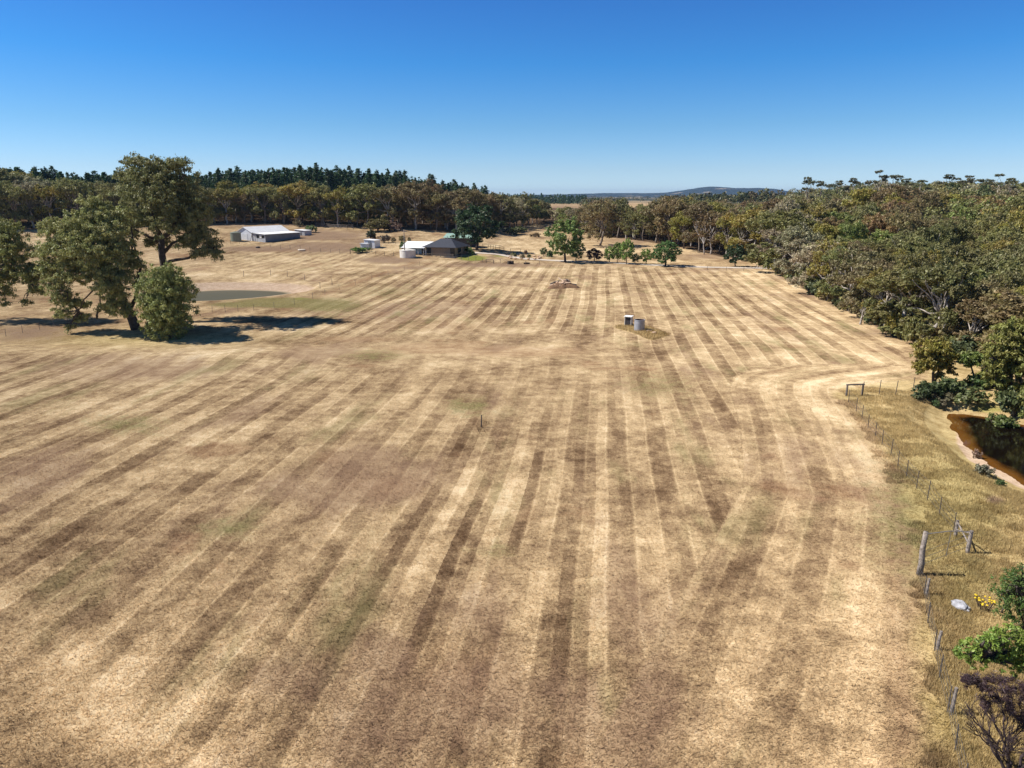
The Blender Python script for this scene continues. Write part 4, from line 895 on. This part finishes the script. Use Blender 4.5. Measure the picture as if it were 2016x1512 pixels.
# ------------------------------------------------------------------ buildings
def slab(mb, quad, th):
    """a sheet of thickness th under the four corner points"""
    q = [Vector(p) for p in quad]; n = (q[1] - q[0]).cross(q[2] - q[0]).normalized() * th
    if n.z > 0: n = -n
    lo = [p + n for p in q]; b = len(mb.v); mb.v += [tuple(p) for p in q + lo]
    mb.f += [(b, b + 1, b + 2, b + 3), (b + 7, b + 6, b + 5, b + 4)] + [(b + i, b + 4 + i, b + 4 + (i + 1) % 4, b + (i + 1) % 4) for i in range(4)]
    return mb
def prism(mb, prof, y0, y1, axis='y'):
    """outline prof [(a, z)] swept along y (or x)"""
    n = len(prof); b = len(mb.v)
    for y in (y0, y1): mb.v += [((a, y, z) if axis == 'y' else (y, a, z)) for a, z in prof]
    mb.f += [tuple(range(b, b + n)), tuple(range(b + n, b + 2 * n))[::-1]] + [(b + i, b + n + i, b + n + (i + 1) % n, b + (i + 1) % n) for i in range(n)]
    return mb
def farm_shed():
    B = at(522, 477.5); e = empty('farm_shed', B, -R(28)); tag(e, 'long white roofed farm shed with a lean-to, beside a green tank', 'shed')
    L, W1, W2 = 15.5, 5.6, 6.4
    prism(MB(), [(-W1, -.6), (-W1, 3.0), (-W1 - W2 / 2, 4.5), (-W1 - W2, 3.0), (-W1 - W2, -.6)], .0, L).build('wall', M['white_wall'], e)
    r = MB(); o = .35
    slab(r, [(-W1 + o, -o, 2.93), (-W1 + o, L + o, 2.93), (-W1 - W2 / 2, L + o, 4.62), (-W1 - W2 / 2, -o, 4.62)], .07)
    slab(r, [(-W1 - W2 / 2 - .01, -o, 4.62), (-W1 - W2 / 2 - .01, L + o, 4.62), (-W1 - W2 - o, L + o, 2.93), (-W1 - W2 - o, -o, 2.93)], .07); r.build('roof', M['white_iron'], e)
    w = prism(MB(), [(-W1 + .01, -.6), (-W1 + .01, 2.72), (0, 2.42), (0, -.6)], .25, L - .3).build('lean_to_wall', M['shade_wall_door'], e); MB().box((-W1 / 2, .235, 1.2), (W1 - .06, .03, 2.4)).build('end_wall', M['grey_wall'], e)  # long side has its shade in the colour; end panel stays plain grey
    r = MB(); slab(r, [(.4, -.2, 2.52), (.4, L, 2.52), (-W1 + .3, L, 2.86), (-W1 + .3, -.2, 2.86)], .06); r.build('lean_to_roof', M['white_iron'], e)
    MB().box((-3.0, .20, 1.75), (1.6, .06, .9)).build('window', M['glass'], e); MB().box((-1.0, .20, 1.7), (1.2, .06, .8)).build('window', M['glass'], e)
    MB().box((-2.0, .19, 1.75), (.9, .05, .9)).build('shutter', M['trim'], e)
    MB().box((-W1 - W2 / 2, -.03, 1.2), (2.6, .06, 2.5)).build('door', M['white_wall'], e)
    g = MB(); g.box((.42, L / 2, 2.45), (.12, L + .2, .14)); g.build('gutter', M['grey_wall'], e)
    MB().tube([(-W1 - .3, -.6, 0), (-W1 + .5, -.1, 3.0)], .06, 6).build('stay', M['post_dark'], e)
farm_shed()
def tank(name, base_px, dia, h, mat, label, roof=True, open_top=False):
    B = at(*base_px); e = empty(name, B - Vector((0, 0, .05))); tag(e, label, 'tank'); r = dia / 2
    prof = [(r, 0)]; n = max(6, int(h / .16))
    for i in range(1, n): prof.append((r + (.018 if i % 2 else -.006), h * i / n))
    prof.append((r, h)); b = MB().lathe(prof, 40)
    if open_top: b.lathe([(r - .05, h), (r - .05, .05)], 40); b.lathe([(r, h), (r - .05, h)], 40)
    b.build('wall', mat, e, True)
    if open_top: MB().lathe([(r - .055, h - .02), (r - .055, .3), (.01, .28)], 40).build('lining', M['rust'], e); MB().lathe([(r + .03, h - .05), (r + .045, h - .02), (r + .03, h + .02), (r - .04, h + .02)], 40).build('rim', M['galv'], e)
    if roof: MB().lathe([(r + .08, h), (r + .06, h + .05), (.2, h + r * .26), (.01, h + r * .28)], 40).build('roof', mat, e)
    return e
tank('water_tank', (465, 474.5), 3.2, 2.6, M['green_tank'], 'squat green rainwater tank at the left end of the farm shed')
def small_shed(name, px, a, W, L, h, slope, wall, roof, label, door=True):
    e = empty(name, at(*px), -R(a)); tag(e, label, 'shed')
    prism(MB(), [(-W, -.4), (-W, h), (0, h - slope), (0, -.4)], 0, L).build('wall', M[wall], e); r = MB(); slab(r, [(.2, -.2, h - slope + .04), (.2, L + .2, h - slope + .04), (-W - .2, L + .2, h + .06), (-W - .2, -.2, h + .06)], .06); r.build('roof', M[roof], e)
    if door: MB().box((-W * .45, -.03, h * .42), (min(1.1, W * .35), .06, h * .8)).build('door', M['shade_wall_door'], e)
small_shed('small_shed', (600, 464.0), 24, 4.2, 3.6, 1.9, .25, 'grey_wall', 'white_iron', 'small low grey shed with white roof right of the farm shed')
small_shed('garden_shed', (738, 489), 20, 3.6, 3.2, 2.5, .2, 'white_wall', 'white_iron', 'pale garden shed with flat white roof, larger of the pair')
small_shed('garden_shed', (722, 491), 14, 2.0, 1.6, 1.7, .1, 'white_wall', 'white_wall', 'low white garden shed standing before the larger one', False)
def house():
    B = at(896, 506); e = empty('farm_house', B, -R(19)); tag(e, 'tan brick farm house with a charcoal hip roof and timber verandah rail', 'house')
    W, D, h = 9.2, 9.0, 2.55
    MB().box((-W / 2, D / 2, h / 2 - .3), (W, D, h + .6)).build('wall', M['brick'], e)
    o = .75; z0, z1 = h - .05, h + 2.15; a, b, c, d = (-W - o, -o, z0), (o, -o, z0), (o, D + o, z0), (-W - o, D + o, z0); r1, r2 = (-W / 2 - 1.5, D / 2, z1), (-W / 2 + 1.5, D / 2, z1)
    r = MB(); r.face([a, b, r2, r1]); r.face([b, c, r2]); r.face([c, d, r1, r2]); r.face([d, a, r1]); r.face([d, c, b, a]); r.build('roof', M['dark_roof'], e)
    MB().box((-W / 2, -o - .05, z0 + .02), (W + 2 * o, .1, .16)).box((o + .05, D / 2, z0 + .02), (.1, D + 2 * o, .16)).build('gutter', M['dark_timber'], e)
    for x, w in ((-.75, 1.2), (-W + 1.2, 1.3)):
        f = MB().box((x, -.02, 1.25), (w + .16, .06, 2.2)).build('window', M['dark_timber'], e); MB().box((x, -.06, 1.3), (w, .04, 1.9)).build('pane', M['glass'], f)
    f = MB().box((.02, 3.0, 1.3), (.06, 2.4, 2.0)).build('window', M['dark_timber'], e); MB().box((.06, 3.0, 1.3), (.04, 2.2, 1.8)).build('pane', M['glass'], f)
    MB().box((-W + .25, -.03, 1.2), (.5, .05, 2.4)).build('panel', M['trim'], e)
    MB().box((-W / 2 + .6, -1.5, .02), (W + .6, 2.6, .16)).build('deck', M['dark_timber'], e)
    MB().tube([(-4.2, 4.5, z1 - .2), (-4.2, 4.5, z1 + .7)], .09, 8).build('flue', M['galv'], e)
    for i in range(8): MB().box((-W + 1.0 + i * 1.25, -2.75, .35), (.12, .12, 1.5)).build('post', M['post'], e)
    MB().box((-W / 2 + .7, -2.75, .95), (W + .2, .08, .12)).box((-W / 2 + .7, -2.75, .55), (W + .2, .06, .1)).build('rail', M['post'], e)
house()
def annexe():
    B = at(834, 503.5); e = empty('house_annexe', B + Vector((0, 1.4, 0)), -R(14)); tag(e, 'white roofed annexe with a blue gable left of the farm house', 'annexe')
    MB().box((-3.5, 4.8, 1.2), (6.6, 5.6, 2.6)).build('wall', M['blue_wall'], e)
    r = MB(); slab(r, [(2.0, 1.6, 2.5), (2.0, 5.0, 3.5), (-7.0, 5.0, 3.5), (-7.0, 1.6, 2.5)], .07); slab(r, [(2.0, 8.2, 2.5), (2.0, 5.02, 3.5), (-7.0, 5.02, 3.5), (-7.0, 8.2, 2.5)], .07); r.build('roof', M['white_iron'], e)
    r = MB(); slab(r, [(.4, -1.2, 2.1), (.4, 1.7, 2.45), (-6.6, 1.7, 2.45), (-6.6, -1.2, 2.1)], .06); r.build('verandah_roof', M['white_iron'], e)
    for x in (.2, -1.4): MB().box((x, -1.0, 1.0), (.1, .1, 2.2)).build('post', M['trim'], e)
    MB().box((-.6, 1.9, 1.0), (1.6, .08, 2.0)).build('door', M['dark_timber'], e)  # dark sheet between the posts stands in for the shaded carport opening
annexe()
tank('water_tank', (803, 506.5), 4.3, 1.95, M['cream'], 'cream round water tank under the white verandah roof of the annexe')
def green_barn():
    B = at(916, 492); e = empty('green_roofed_shed', B + Vector((1.0, 7.0, .2)), -R(16)); tag(e, 'shed with a pale green iron roof behind the farm house', 'shed')
    W, D, h = 8.2, 6.0, 2.9
    MB().box((-W / 2, D / 2, h / 2 - .3), (W, D, h + .6)).build('wall', M['dark_timber'], e)  # dark colour puts the wall's shade into its surface
    r = MB(); slab(r, [(.5, -.5, h), (.5, D / 2, h + 1.2), (-W - .5, D / 2, h + 1.2), (-W - .5, -.5, h)], .07); slab(r, [(.5, D + .5, h), (.5, D / 2 + .01, h + 1.2), (-W - .5, D / 2 + .01, h + 1.2), (-W - .5, D + .5, h)], .07); r.build('roof', M['green_roof'], e)
    MB().lathe([(.32, 0), (.36, .12), (.3, .3), (.05, .42)], 14, (-5.4, D / 2, h + 1.15)).build('roof_vent', M['dark_timber'], e); MB().tube([(-3.6, 2.6, h + .9), (-3.6, 2.6, h + 2.0)], .08, 7).build('flue', M['galv'], e)
green_barn()

# ------------------------------------------------------------------ fences, gates and posts
def fence(label, pts, h, r, mat, wires=3, thick=None, rail=None, cat='fence', name='wire_fence', hs=None):
    """pts: photo pixels of the post feet; every post is a part, the strands are one part"""
    P = [at(*p) for p in pts]; e = empty(name, P[0]); tag(e, label, cat); rr = random.Random(int(P[0].x * 10) + len(P))
    tops = []
    for i, p in enumerate(P):
        hh = (hs[i] if hs else h) * rr.uniform(.92, 1.06); big = thick and i % thick == 0; rad = r * (2.2 if big else 1)
        l = Vector((rr.uniform(-.05, .05), rr.uniform(-.05, .05), 1)) * hh; q = p - e.location
        mb = MB().tube([q - Vector((0, 0, .15)), q + l * .5, q + l], [rad, rad * .95, rad * .88], 7)
        mb.build('post', M['post'] if (big or not thick) and mat != 'post_dark' else M[mat], e, False); tops.append((q, l))
    if wires:
        mb = MB()
        for k in range(wires):
            f = .93 - .72 * k / max(1, wires - 1) if wires > 1 else .9
            for (a, la), (b, lb) in zip(tops, tops[1:]):
                A_, B_ = a + la * f, b + lb * f; mb.tube([A_, (A_ + B_) / 2 - Vector((0, 0, .03)), B_], .006, 4, False)
        mb.build('wire', M['wire'], e)
    if rail:
        mb = MB()
        for (a, la), (b, lb) in zip(tops, tops[1:]):
            for f in rail: mb.tube([a + la * f, b + lb * f], .05, 6)
        mb.build('rail', M[mat], e)
    return e
c7 = lambda x, y: (1616 + x / 3.78, 640 + y / 3.78); c8 = lambda x, y: (1616 + x / 2.843, 980 + y / 2.843); c3 = lambda x, y: (300 + x / 5.04, 480 + y / 5.04); c2 = lambda x, y: (350 + x / 5.76, 300 + y / 5.76)
fence('wire fence of thin dark pickets running from the corner rail to the pipe gate', [c7(205, 575), c7(262, 645), c7(305, 700), c7(350, 770), c7(405, 830), c7(455, 893), c7(520, 968), c7(572, 1060), c7(635, 1135), c7(710, 1218), c7(790, 1303), c7(880, 1418), c7(985, 1545)], 1.25, .026, 'post_dark', 4)
fence('near wire fence of timber posts and pickets running down to the bottom right', [c8(545, 438), c8(575, 548), c8(598, 700), c8(636, 858), c8(660, 1018), c8(708, 1210), c8(752, 1420), c8(792, 1640)], 1.0, .026, 'post_dark', 4, thick=None, hs=[.5, .95, 1.05, .95, 1.15, 1.2, 1.05, 1.1], name='wire_fence')
for px, h_, r_, l in ((c8(636, 862), .95, .07, 'squat grey timber post on the near fence, above the leaning picket'), (c8(708, 1212), 1.1, .075, 'split grey timber post on the near fence beside the purple shrub'), (c8(575, 550), .9, .065, 'short grey timber post just below the tall gate post')):
    p = at(*px) + Vector((.12, 0, 0)); rr = random.Random(int(p.y * 7)); o = MB().tube([(0, 0, -.15), (rr.uniform(-.03, .03), 0, h_ * .5), (rr.uniform(-.06, .06), .02, h_)], [r_, r_ * .92, r_ * .8], 9).build('fence_post', M['post_grey']); o.location = p; tag(o, l, 'post')
def pipe_gate():
    a = at(1809.5, 1131); b = at(1904, 1088); c = at(1880.5, 1056); e = empty('gateway', a); tag(e, 'old gateway with one tall leaning timber post and a pipe top rail', 'gate')
    b = b - a; c = c - a; t = Vector((.0, 0, 2.3)); r = random.Random(4)
    MB().tube([(0, 0, -.2), (.03, 0, .6), (-.02, .02, 1.3), t], [.15, .14, .125, .11], 11).build('strainer_post', M['post_grey'], e, True)
    MB().tube([b - Vector((0, 0, .2)), b + Vector((.03, 0, 1.25))], [.11, .09], 9).build('strainer_post', M['post_grey'], e); MB().tube([c - Vector((0, 0, .2)), c + Vector((0, .02, .95))], [.09, .08], 9).build('strainer_post', M['post_grey'], e)
    MB().tube([t - Vector((0, 0, .12)), (t + b + Vector((0, 0, 1.2))) / 2 + Vector((0, 0, .03)), b + Vector((0, 0, 1.2))], .022, 8).build('top_rail', M['pipe'], e)
    MB().tube([b + Vector((0, 0, 1.1)), c + Vector((0, 0, .4))], .035, 7).tube([c + Vector((0, 0, .85)), b + Vector((0, 0, .5))], .04, 7).build('stay', M['post_grey'], e)
    m = MB()
    for k in range(3): z = .35 + k * .35; m.tube([Vector((.05, 0, z + .2)), b + Vector((0, 0, z))], .008, 4)
    m.tube([b * .52 + Vector((0, 0, .4)), b * .52 + Vector((.05, 0, 1.8))], .018, 5); m.build('wire', M['wire'], e)
pipe_gate()
def rail_frame(pa, pb, h, label, mat='post', r=.07, lower=False):
    a = at(*pa); b = at(*pb) - a; e = empty('hurdle', a); tag(e, label, 'rail')
    for q in (Vector(), b): MB().tube([q - Vector((0, 0, .15)), q + Vector((0, 0, h))], r, 8).build('post', M[mat], e)
    m = MB().tube([Vector((-.1, 0, h - .06)), b + Vector((.1, 0, h - .04))], r * .85, 8)
    if lower: m.tube([Vector((0, 0, h * .45)), b + Vector((0, 0, h * .45))], r * .7, 8)
    m.build('rail', M[mat], e)
rail_frame((1666, 779), (1697, 778), 1.1, 'brown timber strainer rail at the far corner of the fenced paddock', r=.09)
rail_frame(c3(3200 - 0, 0) if False else (957, 518), (972, 519), .95, 'dark hurdle rail between the house lawn and the paddock', 'dark_timber', .07, True)
fence('thin fence of pickets going right from the corner rail to the golden gum', [(1697, 779), (1730.5, 776.5), (1763, 777.5), (1797, 769)], 1.35, .035, 'post_dark', 3)
fence('faint wire fence under the left gums running to the frame edge', [(-30, 676), (12, 663), (45, 656), (78, 649), (106, 643), (134, 637), (165, 631)], 1.1, .03, 'post', 3)
fence('low wire fence along the grassy near bank of the green dam', [(391, 614), (418, 615), (444, 615), (469, 614), (500, 612), (540, 607), (580, 600), (616, 588)], 1.1, .03, 'post', 3)
fence('short fence of timber posts round the muddy back of the green dam', [(480, 545), c3(1175, 315), c3(1340, 325), (600, 552), c3(1665, 445), c3(1785, 410)], 1.25, .05, 'post', 2)
fence('paddock line fence dividing the pale pasture from the striped field', [(616, 588), (640, 580), (668, 571), (700, 561), (732, 551), (764, 541), (796, 532), (826, 523)], 1.05, .03, 'post', 2)
fence('post and wire fence before the farm shed running to the garden sheds', [c2(600, 1035), c2(700, 1035), c2(820, 1030), c2(905, 1020), c2(1050, 1075), c2(1165, 1092), c2(1275, 1098), c2(1390, 1105), c2(1500, 1115), c2(1620, 1128), c2(1730, 1140), c2(1840, 1150), c2(1955, 1152)], 1.2, .05, 'post', 3)
fence('dark post fence round the garden sheds yard', [(669, 498), (690, 500), (705, 500.5), (722, 501), (740, 501.5), (757, 502.5), (775, 504)], 1.15, .06, 'post_dark', 2)
fence('grey stockyard rails at the foot of the left belt', [c2(1570, 840), c2(1640, 848), c2(1710, 855), c2(1780, 862), c2(1850, 868), c2(1920, 872), c2(1990, 870)], 1.5, .08, 'post_grey', 0, rail=(.35, .65, .95), name='stockyard_fence')
fence('thin wire fence beside the gravel driveway near the forest', [(1330, 527), (1358, 529.5), (1393, 532), (1429.5, 533.5), (1464, 534), (1500, 535)], 1.1, .04, 'post_dark', 2)
fence('wire fence along the lawn from the house to the garden bed', [(908, 511), (922, 512), (937, 514), (950, 516), (985, 518), (1005, 520), (1035, 521), (1062, 521)], 1.05, .05, 'post', 2)
fence('dark rail fence behind the lawn right of the house', [(950, 488.5), (961, 489), (966, 489.5), (971, 490), (976, 491), (984, 492), (992, 494)], 1.3, .06, 'post_dark', 0, rail=(.5, .95), name='rail_fence')
rail_frame((1005, 500), (1025, 501), 1.6, 'tall thin garden arbour frame at the left of the stone bed', 'post_dark', .05)
fence('fence behind the house passing the three saplings', [(765, 480), (779, 480.5), (793, 481), (807, 481.5), (821, 481.5)], 1.1, .05, 'post_dark', 2)
def pole():
    B = at(797, 508); m = mpp(B); h = 57 * m; e = empty('power_pole', B - Vector((0, 0, .3))); tag(e, 'tall thin power pole standing at the left of the house', 'pole')
    MB().tube([(0, 0, 0), (.02, 0, h * .5), (.05, 0, h)], [.15, .12, .09], 10).build('pole', M['post_grey'], e, True); MB().box((.04, 0, h - .5), (1.3, .1, .1)).build('cross_arm', M['post'], e)
    for x in (-.5, .5): MB().lathe([(.04, 0), (.06, .08), (.03, .16)], 8, (x, 0, h - .45), True, True).build('insulator', M['trim'], e)
pole()

# ------------------------------------------------------------------ small things in the paddock
tank('stock_tank', (1258.5, 650), 1.42, 1.5, M['galv'], 'open round galvanised tank on bare earth in the striped field', roof=False, open_top=True)
def pump_box():
    B = at(1241, 641.5); e = empty('pump_house', B - Vector((0, 0, .05)), -R(24)); tag(e, 'small white box shelter with a dark open side behind the round tank', 'pump house')
    MB().box((-.85, .5, .65), (.08, 1.0, 1.3)).box((-.4, .98, .65), (.82, .08, 1.3)).box((.04, .5, .65), (.07, 1.0, 1.3)).build('wall', M['concrete'], e)
    r = MB(); r.box((-.4, .48, 1.34), (1.15, 1.25, .08)); r.build('roof', M['white_iron'], e); MB().box((-.38, .06, .62), (.72, .05, 1.2)).build('door', M['dark_timber'], e)  # dark sheet across the open side stands in for the shade inside
pump_box()
def mound(px, rx, ry, h, mat, label, name='earth_mound', seed=1):
    B = at(*px); n, k = 36, 10; V, F = [(0, 0, h)], []
    for i in range(1, k + 1):
        q = i / k
        for j in range(n):
            a = 6.2832 * j / n; w = 1 + .25 * math.sin(3 * a + seed) + .12 * math.sin(7 * a); x, y = math.cos(a) * rx * q * w, math.sin(a) * ry * q * w
            z = h * (1 - q * q) * (1 + .5 * (float(vnoise(np.array([x * 2.0 + seed]), np.array([y * 2.0]), seed)[0]) - .5)) - .12 * (q > .95) + hz(B.x + x, B.y + y) - B.z + .015
            V.append((x, y, z))
    F = [(0, 1 + j, 1 + (j + 1) % n) for j in range(n)]; me = bpy.data.meshes.new(name)
    F += [(1 + i * n + j, 1 + (i + 1) * n + j, 1 + (i + 1) * n + (j + 1) % n, 1 + i * n + (j + 1) % n) for i in range(k - 1) for j in range(n)]
    me.from_pydata(V, [], F); me.polygons.foreach_set('use_smooth', [True] * len(me.polygons)); me.materials.append(M[mat]); me.update()
    o = link(name, me); o.location = B; tag(o, label, 'mound'); return o
M['brown_grass'] = plain('brown flattened grass', (.235, .150, .070), .95, .35, 2.5, bump=.8, dirt=(.13, .085, .04))
mound((1108, 565), 3.0, 2.8, 1.0, 'earth', 'heap of dark earth under the broken timber in the striped field', seed=3)
def rock(name, loc, s, mat, label, cat, seed, group=None):
    r = np.random.default_rng(seed); n, k = 12, 8; V = [(0, 0, -.4), (0, 0, .6)]; F = []
    for i in range(1, k):
        p = math.pi * i / k - math.pi / 2
        for j in range(n):
            a = 6.2832 * j / n; q = 1 + .28 * (r.random() - .5); V.append((math.cos(a) * math.cos(p) * q, math.sin(a) * math.cos(p) * q, math.sin(p) * .62 * q))
    F = [(0, 2 + (j + 1) % n, 2 + j) for j in range(n)] + [(1, 2 + (k - 2) * n + j, 2 + (k - 2) * n + (j + 1) % n) for j in range(n)]
    F += [(2 + i * n + j, 2 + i * n + (j + 1) % n, 2 + (i + 1) * n + (j + 1) % n, 2 + (i + 1) * n + j) for i in range(k - 2) for j in range(n)]
    me = bpy.data.meshes.new(name); me.from_pydata([(x * s[0], y * s[1], z * s[2]) for x, y, z in V], [], F); me.materials.append(M[mat]); me.update()
    o = link(name, me); o.location = Vector(loc) + Vector((0, 0, s[2] * .35)); o.rotation_euler = (0, 0, seed); tag(o, label, cat, group); return o
rk = at(1890, 1198); rock('rock', rk, (.42, .30, .36), 'granite', 'pale grey boulder in the dry grass near the yellow flowers', 'rock', 5)
hp = at(1108, 565)
for i, (x, y, z, a, s) in enumerate([(-1.9, -.3, .25, .3, .5), (-1.2, .5, .55, 1.0, .55), (-.2, -.6, .5, 2.2, .7), (.6, .1, .75, .5, .75), (1.3, -.4, .45, 1.4, .5), (1.9, .1, .25, 2.0, .45), (.2, .9, .6, 2.8, .5), (-.7, -1.1, .25, .1, .45), (2.3, -.7, .1, .9, .35)]):
    rock('stone', hp + Vector((x, y, z * 1.35 - .05)), (s * 1.15, s * .85, s * .85), 'stone', 'pale broken stone lying in the heap in the striped field', 'stone', i + 10, 'pale stones in the heap')
for i, (x, y, z, a, L, t_) in enumerate([(-1.6, .2, .62, .5, 2.2, .25), (.3, -.9, .55, -.3, 2.6, .2), (1.1, .3, .85, 1.0, 1.8, -.3), (-.2, .4, .9, 2.3, 2.0, .35), (1.8, -.5, .4, .2, 1.9, -.1), (-2.0, -.7, .3, -.6, 1.5, .1)]):
    d = Vector((math.cos(a), math.sin(a), t_)) * L / 2; rr = random.Random(i); o = MB().tube([-d, Vector((0, 0, .06)), d], [.16, .15, .11], 8).build('log', M['timber'] if i % 2 else M['post']); o.location = hp + Vector((x, y, z * 1.45)); tag(o, ['grey', 'pale'][i % 2] + ' broken log lying across the stone heap in the striped field', 'log', ['grey', 'pale'][i % 2] + ' logs on the heap')
p = at(1278, 652); o = MB().box((0, 0, .08), (.7, .3, .12), .2).build('plank', M['timber']); o.location = p; tag(o, 'pale short plank lying right of the open tank', 'plank')
p = at(1288, 656); rock('stone', p, (.35, .28, .25), 'stone', 'pale single stone at the right end of the brown grass patch', 'stone', 41)
def field_post():
    p = at(947.5, 841); e = empty('marker_post', p); tag(e, 'single dark upright post in the middle of the striped field', 'post'); m = mpp(p)
    MB().tube([(0, 0, -.2), (.01, 0, 10 * m), (.03, 0, 25 * m)], [.045, .045, .04], 8).build('post', M['dark_timber'], e); MB().lathe([(.05, 25 * m - .03), (.055, 25 * m), (.02, 25 * m + .02)], 8, (.03, 0, 0), False, True).build('cap', M['post_dark'], e)
field_post()
p = at(594, 494); o = MB().lathe([(.0, .0), (.85, .0), (1.05, .2), (1.08, .42), (.95, .48), (.5, .5), (0, .5)], 24).build('trough', M['trough']); o.location = p; o.scale = (1, .75, 1); tag(o, 'cream round upturned trough on the brown yard below the farm shed', 'trough')
rock('rock', at(508, 488), (.7, .5, .45), 'dark_timber', 'dark lump of rock in front of the farm shed', 'rock', 51)
for a, b, w, l in ((1002, 520, .45, 'left one of two dark stumps on the paddock edge'), (1008, 520, .5, 'right one of two dark stumps on the paddock edge')):
    o = MB().lathe([(w * 1.1, -.1), (w, .25), (w * .92, .8)], 14, (0, 0, 0), False, True).build('stump', M['bark_dark']); o.location = at(a, b); tag(o, l, 'stump')
o = MB().tube([(-.8, 0, .2), (0, .05, .24), (.8, 0, .2)], [.24, .26, .2], 9).build('log', M['bark_dark']); o.location = at(1037, 520); tag(o, 'dark log lying alone before the garden bed', 'log')
for i in range(14):
    a = 6.283 * i / 14; c_ = at(1033, 508); rock('stone', c_ + Vector((math.cos(a) * 4.4, math.sin(a) * 5.5, .1)) , (.5, .4, .4), 'stone', 'pale edging stone in the ring round the driveway garden bed', 'stone', 60 + i, 'stones edging the garden bed')
def fallen_branches(px, label, seed, L=2.6):
    p = at(*px); r = random.Random(seed); mb = MB(); e = empty('dead_branch', p); tag(e, label, 'branch')
    for k in range(7): a = r.uniform(0, 6.28); limb(mb, r, (r.uniform(-.4, .4), r.uniform(-.4, .4), .05), (math.cos(a) * L * .5, math.sin(a) * L * .5, r.uniform(.1, .7)), .05, .015, 4, .15, 5)
    mb.build('branch', M['deadwood'], e)
fallen_branches((1490, 528), 'bleached brush heap at the end of the driveway', 3, 5.0); fallen_branches((2000, 862), 'grey dead brush lying at the far pond edge', 4, 3.2); fallen_branches((2020, 880), 'grey tangled dead limbs half in the pond at the right edge', 6, 3.6)
def flowers():
    p = at(1936, 1203); r = random.Random(2); e = empty('flowering_plant', p); tag(e, 'small yellow flowering plant beside the deep green bush', 'plant'); st, fl = MB(), MB()
    for k in range(26):
        a = r.uniform(0, 6.28); q = r.uniform(.05, .42); z = r.uniform(.35, .62); x, y = math.cos(a) * q, math.sin(a) * q
        st.tube([(x * .4, y * .4, -.02), (x, y, z)], .008, 4); fl.lathe([(.004, .018), (.042, .0), (.050, .025), (.026, .05), (.004, .052)], 7, (x, y, z))
    st.build('stem', M['twig'], e); fl.build('blossom', M['petal'], e)
flowers()

# ------------------------------------------------------------------ grass: mown straw over the near field and long dry grass beside the fence
def grass(name, n, region, hmin, hmax, wid, lay, label, seed):
    g = np.random.default_rng(seed); X, Y = [], []
    need = n
    while need > 0:
        m = need * 4 + 2000; d = 15.5 * (region[1] / 15.5) ** g.random(m); t = g.uniform(-.88, .95 if hmax < .25 or n > 200000 else 1.5, m); a = np.arctan(t); x, y = d * np.sin(a), d * np.cos(a)
        k = region[0](x, y, g); x, y = x[k][:need], y[k][:need]; X.append(x); Y.append(y); need -= len(x)
    x = np.concatenate(X); y = np.concatenate(Y); at_, z = ground_attrs(x, y); n = len(x)
    a = g.uniform(0, 6.28, n); L = g.uniform(hmin, hmax, n); tl = lay(g, n); w = wid * (.6 + .8 * g.random(n))
    dx, dy, dz = np.cos(a) * np.sin(tl) * L, np.sin(a) * np.sin(tl) * L, np.cos(tl) * L
    px, py = -np.sin(a) * w * .5, np.cos(a) * w * .5
    V = np.stack([np.stack([x - px, y - py, z - .01], 1), np.stack([x + px, y + py, z - .01], 1), np.stack([x + dx, y + dy, z + dz], 1)], 1).reshape(-1, 3)
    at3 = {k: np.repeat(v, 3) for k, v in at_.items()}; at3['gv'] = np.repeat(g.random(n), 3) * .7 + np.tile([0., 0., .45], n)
    tag(link(name, np_mesh(name, V, np.arange(3 * n).reshape(-1, 3), M['grass'], at3)), label, 'grass', kind='stuff')
def in_view_field(x, y, g): return (poly_sd(x, y, FIELD) > -2.2) | ((x < 5) & (y < 45))
def in_rough(x, y, g):
    sf = poly_sd(x, y, FIELD); s1 = poly_sd(x, y, RPOND); return (sf < -.2 + (fbm(x / 1.6, y / 1.6, 61, 3) - .5) * 3) & (x > 10) & (y < 70) & (s1 < -2.2) & (edge_dist(x, y) > np.hypot(x, y) + 1) & (g.random(len(x)) < .25 + .75 * sstep(.35, .6, fbm(x / 1.3, y / 1.3, 41, 2)))
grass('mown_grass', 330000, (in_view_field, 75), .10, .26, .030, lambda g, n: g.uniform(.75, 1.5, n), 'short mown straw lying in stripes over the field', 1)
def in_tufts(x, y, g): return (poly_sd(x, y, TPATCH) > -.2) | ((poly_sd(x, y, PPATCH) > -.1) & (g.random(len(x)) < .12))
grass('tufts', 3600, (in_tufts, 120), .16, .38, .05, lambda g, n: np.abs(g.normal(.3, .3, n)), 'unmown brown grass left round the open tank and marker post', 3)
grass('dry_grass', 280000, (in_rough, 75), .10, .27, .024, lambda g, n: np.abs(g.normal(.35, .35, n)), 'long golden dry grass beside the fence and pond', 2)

# ------------------------------------------------------------------ the air: far hills fade to blue
def haze():
    m, t, out = new_mat('thin air'); v = t.nodes.new('ShaderNodeVolumePrincipled'); v.inputs['Color'].default_value = (.42, .64, 1.0, 1); v.inputs['Density'].default_value = 5.5e-5; v.inputs['Anisotropy'].default_value = .2
    t.links.new(v.outputs[0], out.inputs['Volume']); o = MB().box((0, 0, 42), (25200, 25200, 116)).build('haze', m); tag(o, 'thin blue haze over the far country', 'haze', kind='stuff')
haze()
